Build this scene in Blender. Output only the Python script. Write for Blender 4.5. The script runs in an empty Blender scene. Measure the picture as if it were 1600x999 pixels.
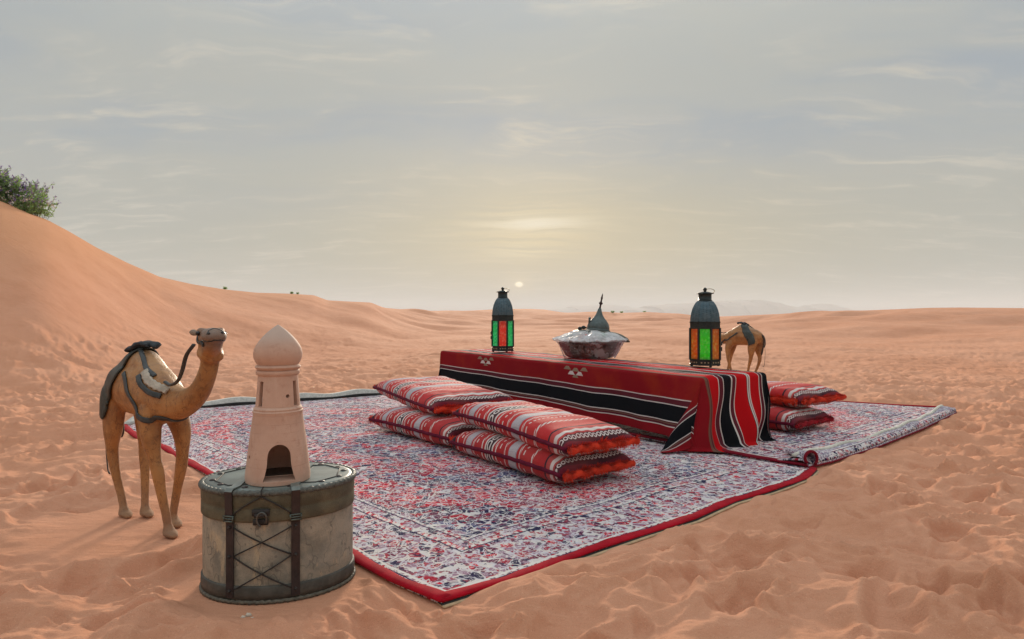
import bpy, bmesh, math, random
import numpy as np
from mathutils import Vector, Matrix
from mathutils.bvhtree import BVHTree

rnd = random.Random(7)
SC = bpy.context.scene
COL = SC.collection
PI = math.pi
R = math.radians

# ------------------------------------------------------------------ camera
CAM_H = 0.8
F = 1000.0            # focal length in pixels of a 1600 px wide frame
HZ = 490.0            # row of the true horizon in that frame
cd = bpy.data.cameras.new('camera')
cam = bpy.data.objects.new('camera', cd)
COL.objects.link(cam)
cam.location = (0, 0, CAM_H)
cam.rotation_euler = (R(90), 0, 0)
cd.sensor_width = 36.0
cd.lens = 36.0 * F / 1600.0
cd.shift_y = -(499.5 - HZ) / 1600.0
cd.clip_start = 0.05
cd.clip_end = 9000
SC.camera = cam


def P(x, y, z=0.0):
    """point of the plane at height z seen in the photograph at x, y"""
    v = y - HZ
    Y = (CAM_H - z) * F / v
    return Vector(((x - 800.0) * Y / F, Y, z))


# ------------------------------------------------------------------ shader helpers
class E:
    """a value in a node tree, with arithmetic"""
    def __init__(s, nt, sock):
        s.nt, s.s = nt, sock

    def _b(s, op, o, rev=False):
        return mth(s.nt, op, *((o, s) if rev else (s, o)))
    def __add__(s, o): return s._b('ADD', o)
    def __radd__(s, o): return s._b('ADD', o)
    def __sub__(s, o): return s._b('SUBTRACT', o)
    def __rsub__(s, o): return s._b('SUBTRACT', o, True)
    def __mul__(s, o): return s._b('MULTIPLY', o)
    def __rmul__(s, o): return s._b('MULTIPLY', o)
    def __truediv__(s, o): return s._b('DIVIDE', o)
    def __rtruediv__(s, o): return s._b('DIVIDE', o, True)
    def __lt__(s, o): return s._b('LESS_THAN', o)
    def __gt__(s, o): return s._b('GREATER_THAN', o)
    def __mod__(s, o): return mth(s.nt, 'FLOORED_MODULO', s, o)
    def __pow__(s, o): return s._b('POWER', o)


def put(nt, inp, v):
    if isinstance(v, E): nt.links.new(v.s, inp)
    elif hasattr(v, 'is_output') and not isinstance(v, (int, float)): nt.links.new(v, inp)
    else:
        if hasattr(inp.default_value, '__len__') and isinstance(v, (tuple, list)):
            n = len(inp.default_value)
            v = tuple(v) + (1,) * (n - len(v))
        inp.default_value = v


def mth(nt, op, *a, clamp=False):
    n = nt.nodes.new('ShaderNodeMath'); n.operation = op; n.use_clamp = clamp
    for i, v in enumerate(a): put(nt, n.inputs[i], v)
    return E(nt, n.outputs[0])


def ab(a): return mth(a.nt, 'ABSOLUTE', a)
def mn(a, b): return mth(a.nt, 'MINIMUM', a, b)
def mx(a, b): return mth(a.nt, 'MAXIMUM', a, b)
def sn(a): return mth(a.nt, 'SINE', a)


def sstep(x, a, b, o0=0.0, o1=1.0):
    n = x.nt.nodes.new('ShaderNodeMapRange'); n.interpolation_type = 'SMOOTHSTEP'
    put(x.nt, n.inputs[0], x); n.inputs[1].default_value = a; n.inputs[2].default_value = b
    n.inputs[3].default_value = o0; n.inputs[4].default_value = o1
    return E(x.nt, n.outputs[0])


def mix(nt, f, a, b, mode='MIX'):
    n = nt.nodes.new('ShaderNodeMix'); n.data_type = 'RGBA'; n.blend_type = mode
    put(nt, n.inputs[0], f); put(nt, n.inputs[6], a); put(nt, n.inputs[7], b)
    return E(nt, n.outputs[2])


def noise(nt, vec, scale, detail=2, rough=.5, dist=0.0, out=0):
    n = nt.nodes.new('ShaderNodeTexNoise')
    put(nt, n.inputs['Vector'], vec); put(nt, n.inputs['Scale'], scale)
    n.inputs['Detail'].default_value = detail; n.inputs['Roughness'].default_value = rough
    n.inputs['Distortion'].default_value = dist
    return E(nt, n.outputs[out])


def voro(nt, vec, scale, out='Distance', feature='F1', rand=1.0):
    n = nt.nodes.new('ShaderNodeTexVoronoi'); n.feature = feature
    put(nt, n.inputs['Vector'], vec); n.inputs['Scale'].default_value = scale
    n.inputs['Randomness'].default_value = rand
    return E(nt, n.outputs[out])


def comb(nt, x, y, z=0.0):
    n = nt.nodes.new('ShaderNodeCombineXYZ')
    for i, v in enumerate((x, y, z)): put(nt, n.inputs[i], v)
    return E(nt, n.outputs[0])


def sep(nt, v):
    n = nt.nodes.new('ShaderNodeSeparateXYZ'); put(nt, n.inputs[0], v)
    return [E(nt, n.outputs[i]) for i in range(3)]


def vmath(nt, op, a, b):
    n = nt.nodes.new('ShaderNodeVectorMath'); n.operation = op
    put(nt, n.inputs[0], a); put(nt, n.inputs[1], b)
    return E(nt, n.outputs[1] if op in ('DOT_PRODUCT',) else n.outputs[0])


def ramp(nt, f, stops, mode='CONSTANT'):
    n = nt.nodes.new('ShaderNodeValToRGB'); put(nt, n.inputs[0], f)
    cr = n.color_ramp; cr.interpolation = mode
    while len(cr.elements) < len(stops): cr.elements.new(0.5)
    for e, (p, c) in zip(cr.elements, sorted(stops, key=lambda q: q[0])):
        e.position = max(0, min(1, p)); e.color = tuple(c) + (1,) if len(c) == 3 else c
    return E(nt, n.outputs[0])


def new_mat(name):
    m = bpy.data.materials.new(name); m.use_nodes = True
    nt = m.node_tree
    return m, nt, nt.nodes['Principled BSDF']


def bump(nt, bs, h, strength=.5, dist=.01, prev=None):
    n = nt.nodes.new('ShaderNodeBump'); n.inputs['Strength'].default_value = strength
    n.inputs['Distance'].default_value = dist
    put(nt, n.inputs['Height'], h)
    if prev: nt.links.new(prev.outputs[0], n.inputs['Normal'])
    nt.links.new(n.outputs[0], bs.inputs['Normal'])
    return n


def tco(nt, which='Object'):
    return E(nt, nt.nodes.new('ShaderNodeTexCoord').outputs[which])


def simple(name, col, rough=.6, metal=0.0, var=.25, scale=30, bscale=0, bstr=.3, bdist=.003, spec=None, col2=None):
    m, nt, bs = new_mat(name)
    o = tco(nt)
    n = noise(nt, o, scale, 4, .6)
    c2 = col2 or tuple(c * (1 - var) for c in col)
    c = mix(nt, sstep(n, .35, .65), col, c2)
    put(nt, bs.inputs['Base Color'], c)
    n2 = noise(nt, o, scale * .3, 3)
    put(nt, bs.inputs['Roughness'], sstep(n2, .3, .7, max(0, rough - .1), min(1, rough + .1)))
    bs.inputs['Metallic'].default_value = metal
    if spec is not None: bs.inputs['Specular IOR Level'].default_value = spec
    if bscale: bump(nt, bs, noise(nt, o, bscale, 3), bstr, bdist)
    return m


# ------------------------------------------------------------------ world
SUN_AZ = math.atan2(11, 1000)
SUN_EL = R(2.6)
LAMP_EL = R(12.0)
w = bpy.data.worlds.new('World'); SC.world = w; w.use_nodes = True
nt = w.node_tree
bg = nt.nodes['Background']
sky = nt.nodes.new('ShaderNodeTexSky'); sky.sky_type = 'NISHITA'; sky.sun_disc = False
sky.sun_elevation = LAMP_EL; sky.sun_rotation = SUN_AZ
sky.dust_density = 3.0
bg.inputs['Strength'].default_value = 0.1
dv = tco(nt, 'Generated')
dx, dy, dz = sep(nt, dv)
up = mx(dz, 0.0)
sd = (math.sin(SUN_AZ) * math.cos(SUN_EL), math.cos(SUN_AZ) * math.cos(SUN_EL), math.sin(SUN_EL))
# wispy layer, projected on a high flat deck
den = up + 0.13
pl = comb(nt, dx / den, dy / den, 0.0)
warp = noise(nt, pl, 1.3, 3, .55, 0, 1)
plw = vmath(nt, 'ADD', pl, vmath(nt, 'MULTIPLY', warp, (.9, .9, 0)))
q = comb(nt, dx / den * 0.8, dy / den * 1.7, 3.0)
qw = vmath(nt, 'ADD', q, vmath(nt, 'MULTIPLY', warp, (.8, .8, 0)))
big = noise(nt, qw, .62, 4, .55)
fine = noise(nt, vmath(nt, 'MULTIPLY', qw, (1.0, 1.6, 1)), 3.0, 8, .62)
med = noise(nt, vmath(nt, 'ADD', qw, (7, 3, 0)), 1.6, 5, .6)
veil = sstep(big, .40, .60)
streak = sstep(fine, .46, .66) * sstep(med, .44, .62)
horizon_c = (3.95, 4.05, 3.75)
high_c = (4.3, 4.5, 4.5)
gap_c = (3.45, 3.95, 4.6)
base = mix(nt, sstep(up, 0.0, .30), horizon_c, high_c)
gapm = (1 - veil) * sstep(up, .10, .30) * .95
base = mix(nt, gapm, base, gap_c)
base = mix(nt, streak * 1.0, base, (5.7, 5.5, 5.1))
base = mix(nt, sstep(med, .36, .64) * .30, base, (4.8, 4.7, 4.35))
# broad warm glow of the veiled sun and the small disc
def cosang(az, el):
    v = (math.sin(az) * math.cos(el), math.cos(az) * math.cos(el), math.sin(el))
    return mth(nt, 'ARCCOSINE', vmath(nt, 'DOT_PRODUCT', dv, v), )
# flattened distance to a point of the sky
az = mth(nt, 'ARCTAN2', dx, dy)
def blob(azc, elc, wa, we):
    u = (az - azc) / wa
    vv = (dz - math.sin(elc)) / we
    return mth(nt, 'EXPONENT', (u * u + vv * vv) * -1.0)
bn = noise(nt, vmath(nt, 'MULTIPLY', qw, (.8, 3.0, 1)), 1.6, 6, .62)
bandy = sstep(bn, .36, .62)
g1 = blob(.10, R(6.5), .40, .10)
base = mix(nt, g1 * .60, base, (5.4, 4.6, 2.9))
g2 = blob(.03, R(7.5), .10, .04) * (bandy * .75 + .25)
base = mix(nt, g2 * .70, base, (7.0, 5.9, 3.8))
g3 = blob(.035, R(8.0), .075, .012) * bandy
base = mix(nt, g3 * .85, base, (7.6, 7.2, 6.2))
g4 = blob(.015, R(5.6), .045, .010) * bandy
base = mix(nt, g4 * .6, base, (7.4, 6.6, 4.8))
g5 = blob(SUN_AZ, SUN_EL, .022, .017)
base = mix(nt, g5 * .25, base, (8.8, 7.2, 4.6))
g6 = sstep(blob(SUN_AZ, SUN_EL, .0070, .0048), .2, .85)
base = mix(nt, g6, base, (12.5, 11.5, 9.0))
# thin overcast is brighter overhead than near the horizon
lift = sstep(dz, .30, 1.0, 1.0, 2.6)
veiled = vmath(nt, 'MULTIPLY', base, comb(nt, lift, lift, lift * .96))
final = mix(nt, .98, E(nt, sky.outputs[0]), veiled)
put(nt, bg.inputs['Color'], final)

sl = bpy.data.lights.new('sun', 'SUN'); sl.energy = 4.2; sl.angle = R(10); sl.color = (1, .84, .66)
so = bpy.data.objects.new('sun', sl); COL.objects.link(so)
sdir = Vector((math.sin(SUN_AZ) * math.cos(LAMP_EL), math.cos(SUN_AZ) * math.cos(LAMP_EL), math.sin(LAMP_EL)))
so.rotation_euler = (-sdir).to_track_quat('-Z', 'Y').to_euler()
so.location = sdir * 50

SC.view_settings.view_transform = 'Standard'
SC.view_settings.look = 'None'
SC.view_settings.exposure = 0.0
SC.view_settings.gamma = 1.0
SC.render.engine = 'CYCLES'
SC.cycles.volume_bounces = 1
SC.cycles.max_bounces = 8
SC.cycles.use_denoising = True


# ------------------------------------------------------------------ object helpers
def link(name, me, m=None, parent=None, smooth=True):
    o = bpy.data.objects.new(name, me); COL.objects.link(o)
    if m is not None:
        for mm in (m if isinstance(m, (list, tuple)) else [m]): me.materials.append(mm)
    if parent is not None: o.parent = parent
    if smooth: me.polygons.foreach_set('use_smooth', [True] * len(me.polygons))
    return o


def from_bm(name, bm, m=None, parent=None, smooth=True, recalc=True):
    if recalc: bmesh.ops.recalc_face_normals(bm, faces=bm.faces)
    me = bpy.data.meshes.new(name); bm.to_mesh(me); bm.free()
    return link(name, me, m, parent, smooth)


def from_py(name, vs, fs, m=None, parent=None, smooth=True, uv=None):
    me = bpy.data.meshes.new(name)
    me.from_pydata([tuple(v) for v in vs], [], fs)
    if uv is not None:
        l = me.uv_layers.new(name='UVMap')
        li = np.zeros(len(me.loops), dtype=np.int32); me.loops.foreach_get('vertex_index', li)
        l.data.foreach_set('uv', np.asarray(uv, dtype=np.float32)[li].ravel())
    return link(name, me, m, parent, smooth)


def thing(name, label, cat, loc=(0, 0, 0), rz=0.0, group=None):
    o = bpy.data.objects.new(name, None); COL.objects.link(o)
    o.empty_display_size = .1
    o.location = loc; o.rotation_euler = (0, 0, rz)
    tag(o, label, cat, group)
    return o


def tag(o, label=None, cat=None, group=None, kind=None):
    if label: o['label'] = label
    if cat: o['category'] = cat
    if group: o['group'] = group
    if kind: o['kind'] = kind
    return o


def copy_tree(o, parent=None):
    c = o.copy(); COL.objects.link(c); c.parent = parent
    for ch in list(o.children): copy_tree(ch, c)
    return c


def frame_at(t, upv=Vector((0, 0, 1))):
    t = t.normalized()
    if abs(t.dot(upv)) > .98: upv = Vector((0, 1, 0))
    s = t.cross(upv).normalized(); return s, s.cross(t).normalized()


def tube(bm, pts, r, seg=8, closed=False, sx=1.0):
    """a tube along pts; r a number or a list; sx widens it sideways"""
    pts = [Vector(p) for p in pts]; n = len(pts)
    rs = r if isinstance(r, (list, tuple)) else [r] * n
    rings = []
    ps, pu = None, None
    for i, p in enumerate(pts):
        a = pts[(i - 1) % n] if (closed or i > 0) else p
        b = pts[(i + 1) % n] if (closed or i < n - 1) else p
        t = (b - a)
        if t.length < 1e-9: t = Vector((0, 0, 1))
        t.normalize()
        if pu is None: s, u = frame_at(t)
        else:
            s = pu_s - t * pu_s.dot(t)
            s = s.normalized() if s.length > 1e-6 else frame_at(t)[0]
            u = s.cross(t).normalized()
        pu_s, pu = s, u
        rings.append([bm.verts.new(p + s * (math.cos(k * 2 * PI / seg) * rs[i] * sx) + u * (math.sin(k * 2 * PI / seg) * rs[i])) for k in range(seg)])
    m = n if closed else n - 1
    for i in range(m):
        A, B = rings[i], rings[(i + 1) % n]
        for k in range(seg):
            bm.faces.new((A[k], A[(k + 1) % seg], B[(k + 1) % seg], B[k]))
    if not closed:
        bm.faces.new(rings[0]); bm.faces.new(rings[-1][::-1])


def lathe(bm, prof, seg=48, ax=1.0, ay=1.0, center=(0, 0), cap=True, rot=0.0):
    rings = []
    for (r, z) in prof:
        rings.append([bm.verts.new((center[0] + ax * r * math.cos(rot + k * 2 * PI / seg), center[1] + ay * r * math.sin(rot + k * 2 * PI / seg), z)) for k in range(seg)])
    for A, B in zip(rings, rings[1:]):
        for k in range(seg):
            bm.faces.new((A[k], A[(k + 1) % seg], B[(k + 1) % seg], B[k]))
    if cap:
        if prof[0][0] > 1e-5: bm.faces.new(rings[0][::-1])
        if prof[-1][0] > 1e-5: bm.faces.new(rings[-1])
    bmesh.ops.remove_doubles(bm, verts=bm.verts, dist=1e-6)


def box(bm, c, s, rot=None):
    r = bmesh.ops.create_cube(bm, size=1.0)
    M = Matrix.Translation(c) @ (rot.to_4x4() if rot else Matrix()) @ Matrix.Diagonal((s[0], s[1], s[2], 1))
    bmesh.ops.transform(bm, matrix=M, verts=r['verts'])
    return r['verts']


def ball(bm, c, s, sub=2, rot=None):
    r = bmesh.ops.create_icosphere(bm, subdivisions=sub, radius=1.0)
    s = (s, s, s) if isinstance(s, (int, float)) else s
    M = Matrix.Translation(c) @ (rot.to_4x4() if rot else Matrix()) @ Matrix.Diagonal((s[0], s[1], s[2], 1))
    bmesh.ops.transform(bm, matrix=M, verts=r['verts'])
    return r['verts']


def bez(pts, n=12):
    """Catmull-Rom through the points"""
    pts = [Vector(p) for p in pts]
    q = [2 * pts[0] - pts[1]] + pts + [2 * pts[-1] - pts[-2]]
    out = []
    for i in range(1, len(q) - 2):
        for k in range(n):
            t = k / n
            a, b, c, d = q[i - 1], q[i], q[i + 1], q[i + 2]
            out.append(.5 * ((2 * b) + (c - a) * t + (2 * a - 5 * b + 4 * c - d) * t * t + (3 * b - a - 3 * c + d) * t ** 3))
    out.append(pts[-1])
    return out


# ------------------------------------------------------------------ numpy noise
def hash2(ix, iy, seed):
    h = (ix.astype(np.int64) * 374761393 + iy.astype(np.int64) * 668265263 + seed * 1442695041) & 0xffffffff
    h = ((h ^ (h >> 13)) * 1274126177) & 0xffffffff
    return ((h ^ (h >> 16)) & 0xffffff) / float(0xffffff)


def vnoise(x, y, seed=0):
    ix, iy = np.floor(x), np.floor(y)
    fx, fy = x - ix, y - iy
    fx = fx * fx * fx * (fx * (fx * 6 - 15) + 10); fy = fy * fy * fy * (fy * (fy * 6 - 15) + 10)
    a = hash2(ix, iy, seed); b = hash2(ix + 1, iy, seed); c = hash2(ix, iy + 1, seed); d = hash2(ix + 1, iy + 1, seed)
    return (a + (b - a) * fx) * (1 - fy) + (c + (d - c) * fx) * fy


def fbm(x, y, seed=0, octv=3):
    s, a, t = 0, 1.0, 0
    for o in range(octv):
        s = s + a * vnoise(x * 2 ** o + 17.3 * o, y * 2 ** o - 9.1 * o, seed + o); t += a; a *= .5
    return s / t


def ss(x, a, b):
    t = np.clip((x - a) / (b - a), 0, 1); return t * t * (3 - 2 * t)


# ------------------------------------------------------------------ rug outlines (on the sand)
def poly(*pix): return [P(x, y) for x, y in pix]
def resample(pts, n):
    d = [0]
    for a, b in zip(pts, pts[1:]): d.append(d[-1] + (b - a).length)
    out = []
    for i in range(n):
        t = d[-1] * i / (n - 1); k = 0
        while k < len(d) - 2 and d[k + 1] < t: k += 1
        f = (t - d[k]) / max(1e-9, d[k + 1] - d[k])
        out.append(pts[k].lerp(pts[k + 1], f))
    return out


# main rug: near corner, right corner, back corner, left corner
A_NR = poly((690, 948), (800, 913), (902, 876), (1000, 842), (1088, 815), (1149, 787), (1200, 773), (1237, 760), (1262, 750), (1276, 737))
A_NL = poly((690, 948), (614, 915), (550, 878), (430, 812), (318, 742), (284, 722), (250, 703), (220, 692), (197, 676), (190, 668))
A_LB = poly((190, 668), (228, 651), (300, 641), (400, 634), (500, 627), (600, 619))
A_RB = poly((1276, 737), (1190, 722), (1116, 711), (900, 670), (600, 619))
# second rug: from the seam to the right
B_CD = poly((1262, 735), (1300, 726), (1373, 702), (1439, 675), (1494, 648))
B_DE = poly((1494, 648), (1480, 641), (1400, 637), (1299, 630), (1100, 609), (900, 588))
B_CF = poly((1262, 735), (1180, 722), (1116, 710), (900, 669), (606, 619))
B_FE = [P(606, 619), P(900, 588)]


def coons(c0, c1, d0, d1, nu, nv):
    """c0 (v=0) and c1 (v=1) run along u; d0 (u=0) and d1 (u=1) run along v"""
    c0, c1 = resample(c0, nu), resample(c1, nu); d0, d1 = resample(d0, nv), resample(d1, nv)
    g = []
    for j in range(nv):
        v = j / (nv - 1); row = []
        for i in range(nu):
            u = i / (nu - 1)
            p = (1 - v) * c0[i] + v * c1[i] + (1 - u) * d0[j] + u * d1[j] \
                - ((1 - u) * (1 - v) * c0[0] + u * (1 - v) * c0[-1] + (1 - u) * v * c1[0] + u * v * c1[-1])
            row.append(p)
        g.append(row)
    return g


RUG_A = [np.array([[p.x, p.y] for p in A_NR]), np.array([[p.x, p.y] for p in A_RB]), np.array([[p.x, p.y] for p in A_LB[::-1]]), np.array([[p.x, p.y] for p in A_NL[::-1]])]
RUG_B = [np.array([[p.x, p.y] for p in B_CD]), np.array([[p.x, p.y] for p in B_DE]), np.array([[p.x, p.y] for p in B_CF[::-1]])]


def inside_dist(x, y, loops):
    """signed distance to the outline (positive inside)"""
    pts = np.concatenate(loops); n = len(pts)
    best = np.full(x.shape, 1e9); ins = np.zeros(x.shape, bool)
    for i in range(n):
        a, b = pts[i], pts[(i + 1) % n]
        d = b - a; L = (d ** 2).sum()
        if L < 1e-12: continue
        t = np.clip(((x - a[0]) * d[0] + (y - a[1]) * d[1]) / L, 0, 1)
        best = np.minimum(best, np.hypot(x - a[0] - t * d[0], y - a[1] - t * d[1]))
        c = (a[1] > y) != (b[1] > y)
        with np.errstate(divide='ignore', invalid='ignore'):
            xi = a[0] + (y - a[1]) / (b[1] - a[1] + 1e-15) * d[0]
        ins ^= c & (x < xi)
    return np.where(ins, best, -best)


# ------------------------------------------------------------------ the sand
# skyline: pixel column, row, distance of the crest
SKY_PTS = [(-9000, 470, 30), (-3000, 420, 18), (-900, 300, 12), (-300, 250, 12.5), (0, 318, 14), (40, 334, 14), (75, 348, 14.3), (110, 366, 15), (150, 389, 16), (200, 413, 17.5),
           (250, 434, 19), (300, 445, 21), (350, 453, 23), (400, 458, 25), (450, 459.5, 27), (490, 462, 29), (512, 470, 31), (580, 473.5, 34),
           (600, 481, 40), (640, 485, 55), (700, 486.5, 80), (790, 486, 90), (830, 485.5, 90), (850, 486, 90), (880, 490, 90), (940, 487, 90),
           (970, 489, 90), (1010, 488, 90), (1060, 491, 80), (1100, 496, 66), (1140, 494.5, 56), (1200, 491.5, 48), (1300, 487.5, 42), (1400, 483.5, 38), (1450, 481.5, 36), (1500, 481, 35), (1600, 482, 33),
           (1900, 485, 32), (3000, 480, 34), (9800, 480, 34)]
_th = np.array([math.atan((p[0] - 800) / F) for p in SKY_PTS])
_rc = np.array([p[2] for p in SKY_PTS], float)
_zc = np.array([CAM_H + (HZ - p[1]) / F * p[2] for p in SKY_PTS]) * 1.0
_zc[0] = _zc[-1] = .9


_tt = np.linspace(-PI, PI, 9001)
_ker = np.hanning(17); _ker /= _ker.sum(); _ker2 = np.hanning(141); _ker2 /= _ker2.sum()
_vv = np.interp(_tt, _th, (_zc - CAM_H) / _rc)
_rs = np.convolve(np.pad(np.interp(_tt, _th, np.log(_rc)), 70, mode='wrap'), _ker2, 'valid')
_vs = np.convolve(np.pad(_vv, 8, mode='wrap'), _ker, 'valid')


def crest_at(th):
    r_ = np.exp(np.interp(th, _tt, _rs))
    return r_, CAM_H + np.interp(th, _tt, _vs) * r_


# trampled sand: a map of dents laid on a 2.5 cm grid
GX0, GY0, GD, GN = -11.0, 0.6, 0.0125, (1760, 1440)
gx = GX0 + np.arange(GN[0]) * GD; gy = GY0 + np.arange(GN[1]) * GD
DENT = np.zeros((GN[0], GN[1]))
rs = np.random.RandomState(11)
def dent(cx, cy, a, b, ang, dep, rim=.35):
    Rm = 2.4 * max(a, b)
    i0, i1 = max(0, int((cx - Rm - GX0) / GD)), min(GN[0], int((cx + Rm - GX0) / GD) + 1)
    j0, j1 = max(0, int((cy - Rm - GY0) / GD)), min(GN[1], int((cy + Rm - GY0) / GD) + 1)
    if i0 >= i1 or j0 >= j1: return
    X, Y = np.meshgrid(gx[i0:i1] - cx, gy[j0:j1] - cy, indexing='ij')
    c, s = math.cos(ang), math.sin(ang)
    u, v = (X * c + Y * s) / a, (-X * s + Y * c) / b
    r = np.sqrt(u * u + v * v) * (1 + .18 * np.sin(3 * np.arctan2(v, u) + cx * 9))
    DENT[i0:i1, j0:j1] += dep * (-1.0 / (1 + (r / .95) ** 5) + rim * np.exp(-((r - 1.45) / .36) ** 2) * (1 + .5 * u))
for k in range(5200):
    cx, cy = rs.uniform(-11, 11), .7 + 17.5 * rs.uniform(0, 1) ** .9
    if cx < -2.5 and cy > 6.5 and rs.rand() < .8: continue
    s = rs.uniform(.6, 1.25)
    dent(cx, cy, .088 * s, .046 * s, rs.normal(.3, .8), rs.uniform(.014, .050))
for k in range(500):     # broad soft hollows
    cx, cy = rs.uniform(-11, 11), rs.uniform(.8, 17)
    dent(cx, cy, rs.uniform(.12, .22), rs.uniform(.08, .14), rs.uniform(0, 3), rs.uniform(-.03, .055), .2)
for k in range(6500):     # small crisp prints
    cx, cy = rs.uniform(-9, 9), .8 + 13 * rs.uniform(0, 1)
    s = rs.uniform(.6, 1.3)
    dent(cx, cy, .048 * s, .026 * s, rs.normal(.3, .9), rs.uniform(.006, .022), .45)
for (px, py, dep) in [(75, 768, .04), (120, 880, .03), (250, 885, .045), (100, 915, .03), (1130, 875, .035), (1190, 880, .03), (1390, 775, .045), (1250, 765, .03),
                      (1340, 905, .03), (1520, 780, .045), (1390, 970, .04), (1150, 945, .04), (1560, 970, .03), (830, 905, .03), (1290, 655, .02), (1460, 715, .03), (1330, 680, .03), (30, 650, .03)]:
    p = P(px, py); dent(p.x, p.y, .105, .055, rs.uniform(-.3, .9), dep * 1.3)

CH_C = Vector((-.706, 1.93, 0)); CAMEL_O = Vector((-1.39, 2.44, 0))


def ground_z(x, y):
    x = np.asarray(x, float); y = np.asarray(y, float)
    r = np.hypot(x, y); th = np.arctan2(x, y)
    rc, zc = crest_at(th)
    cosn = np.clip(np.cos(th), .35, 1)
    rc = rc / cosn * np.where(cosn > .36, 1, .6)
    lo = (.30 + .12 * ss(zc, .85, 1.8)) * rc
    t = (r - lo) / (rc - lo)
    up_ = ss(t, 0, 1) ** .95
    beyond = ss(r, rc, rc * 1.6)
    farlow = ss(r, rc * 1.15, rc * 5)
    wob = .75 + .5 * vnoise(r / 9 + 3, th * 6, 5)
    z = np.where(t < 1, zc * up_ * 1.0, zc * (1 - .35 * beyond) - farlow * 9.0)
    # swells of the middle distance
    mid = ss(r, 5, 14) * (1 - ss(r / rc, .72, .98))
    z = z + mid * (fbm(x / 5.5, y / 3.2, 21, 3) - .5) * .5 * np.clip(r / 25, .35, 2.0)
    far = ss(r, 22, 45) * (1 - ss(r / rc, .8, 1.0)) 
    z = z + far * (fbm(x / 16 + 4, y / 10, 31, 3) - .45) * 1.1
    back = ss(np.abs(th), 1.3, 2.0)
    z = z * (1 - back) + back * (fbm(x / 12, y / 12, 8, 3) - .5) * 1.2 * ss(r, 3, 20)
    # small relief
    near = 1 - .55 * ss(r, 6, 14) - .45 * ss(r, 14, 32)
    steep = 1 - .90 * ss(z, .2, .9)
    wx = (fbm(x * 1.1, y * 1.1, 41, 2) - .5) * 1.2; wy = (fbm(x * 1.1 + 5, y * 1.1, 43, 2) - .5) * 1.2
    b1 = fbm((x + wx) * 2.2, (y + wy) * 3.4, 51, 3) - .5
    rid = 1 - np.abs(2 * fbm((x + wx * .5) * 3.0 + 9, (y + wy * .5) * 5.2, 61, 3) - 1)
    rid2 = 1 - np.abs(2 * fbm((x + wx * .3) * 7.5 + 2, (y + wy * .3) * 12, 67, 3) - 1)
    small = fbm(x * 14, y * 20, 71, 3) - .5
    h = b1 * .095 + (rid ** 2.5 - .35) * .045 + (rid2 ** 2 - .4) * .017 + small * .011
    fi = np.clip((x - GX0) / GD, 0, GN[0] - 1.001); fj = np.clip((y - GY0) / GD, 0, GN[1] - 1.001)
    i, j = fi.astype(int), fj.astype(int); u, v = fi - i, fj - j
    dd = (DENT[i, j] * (1 - u) + DENT[i + 1, j] * u) * (1 - v) + (DENT[i, j + 1] * (1 - u) + DENT[i + 1, j + 1] * u) * v
    edge = np.minimum(np.minimum(x - GX0, GX0 + GN[0] * GD - x), np.minimum(y - GY0, GY0 + GN[1] * GD - y))
    h = h + dd * .82 * ss(edge, 0, 1.2)
    flat = np.zeros(x.shape); drift = 0.0
    m = (r < 9)
    if m.any():
        da = inside_dist(x[m], y[m], RUG_A); db = inside_dist(x[m], y[m], RUG_B)
        dmx = np.maximum(da, db)
        flat[m] = ss(dmx, -.10, -.0)
        drift = np.zeros(x.shape); drift[m] = np.exp(-((dmx + .022) / .030) ** 2) * np.clip((fbm(x[m] * 3.1 + 8, y[m] * 3.1, 91, 3) - .47) * 5.5, -.1, 1.1) * .020
        flat[m] = np.maximum(flat[m], 1 - ss(np.hypot((x[m] - CH_C.x), (y[m] - CH_C.y)), .22, .38))
        f2 = 1 - ss(np.hypot((x[m] - CAMEL_O.x), (y[m] - CAMEL_O.y)), .30, .52)
        flat[m] = np.maximum(flat[m], f2 * .93)
    h = h * (1 - flat) + .006 * (1 - flat) 
    return z * (1 - flat) + h * near * steep + drift


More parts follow.
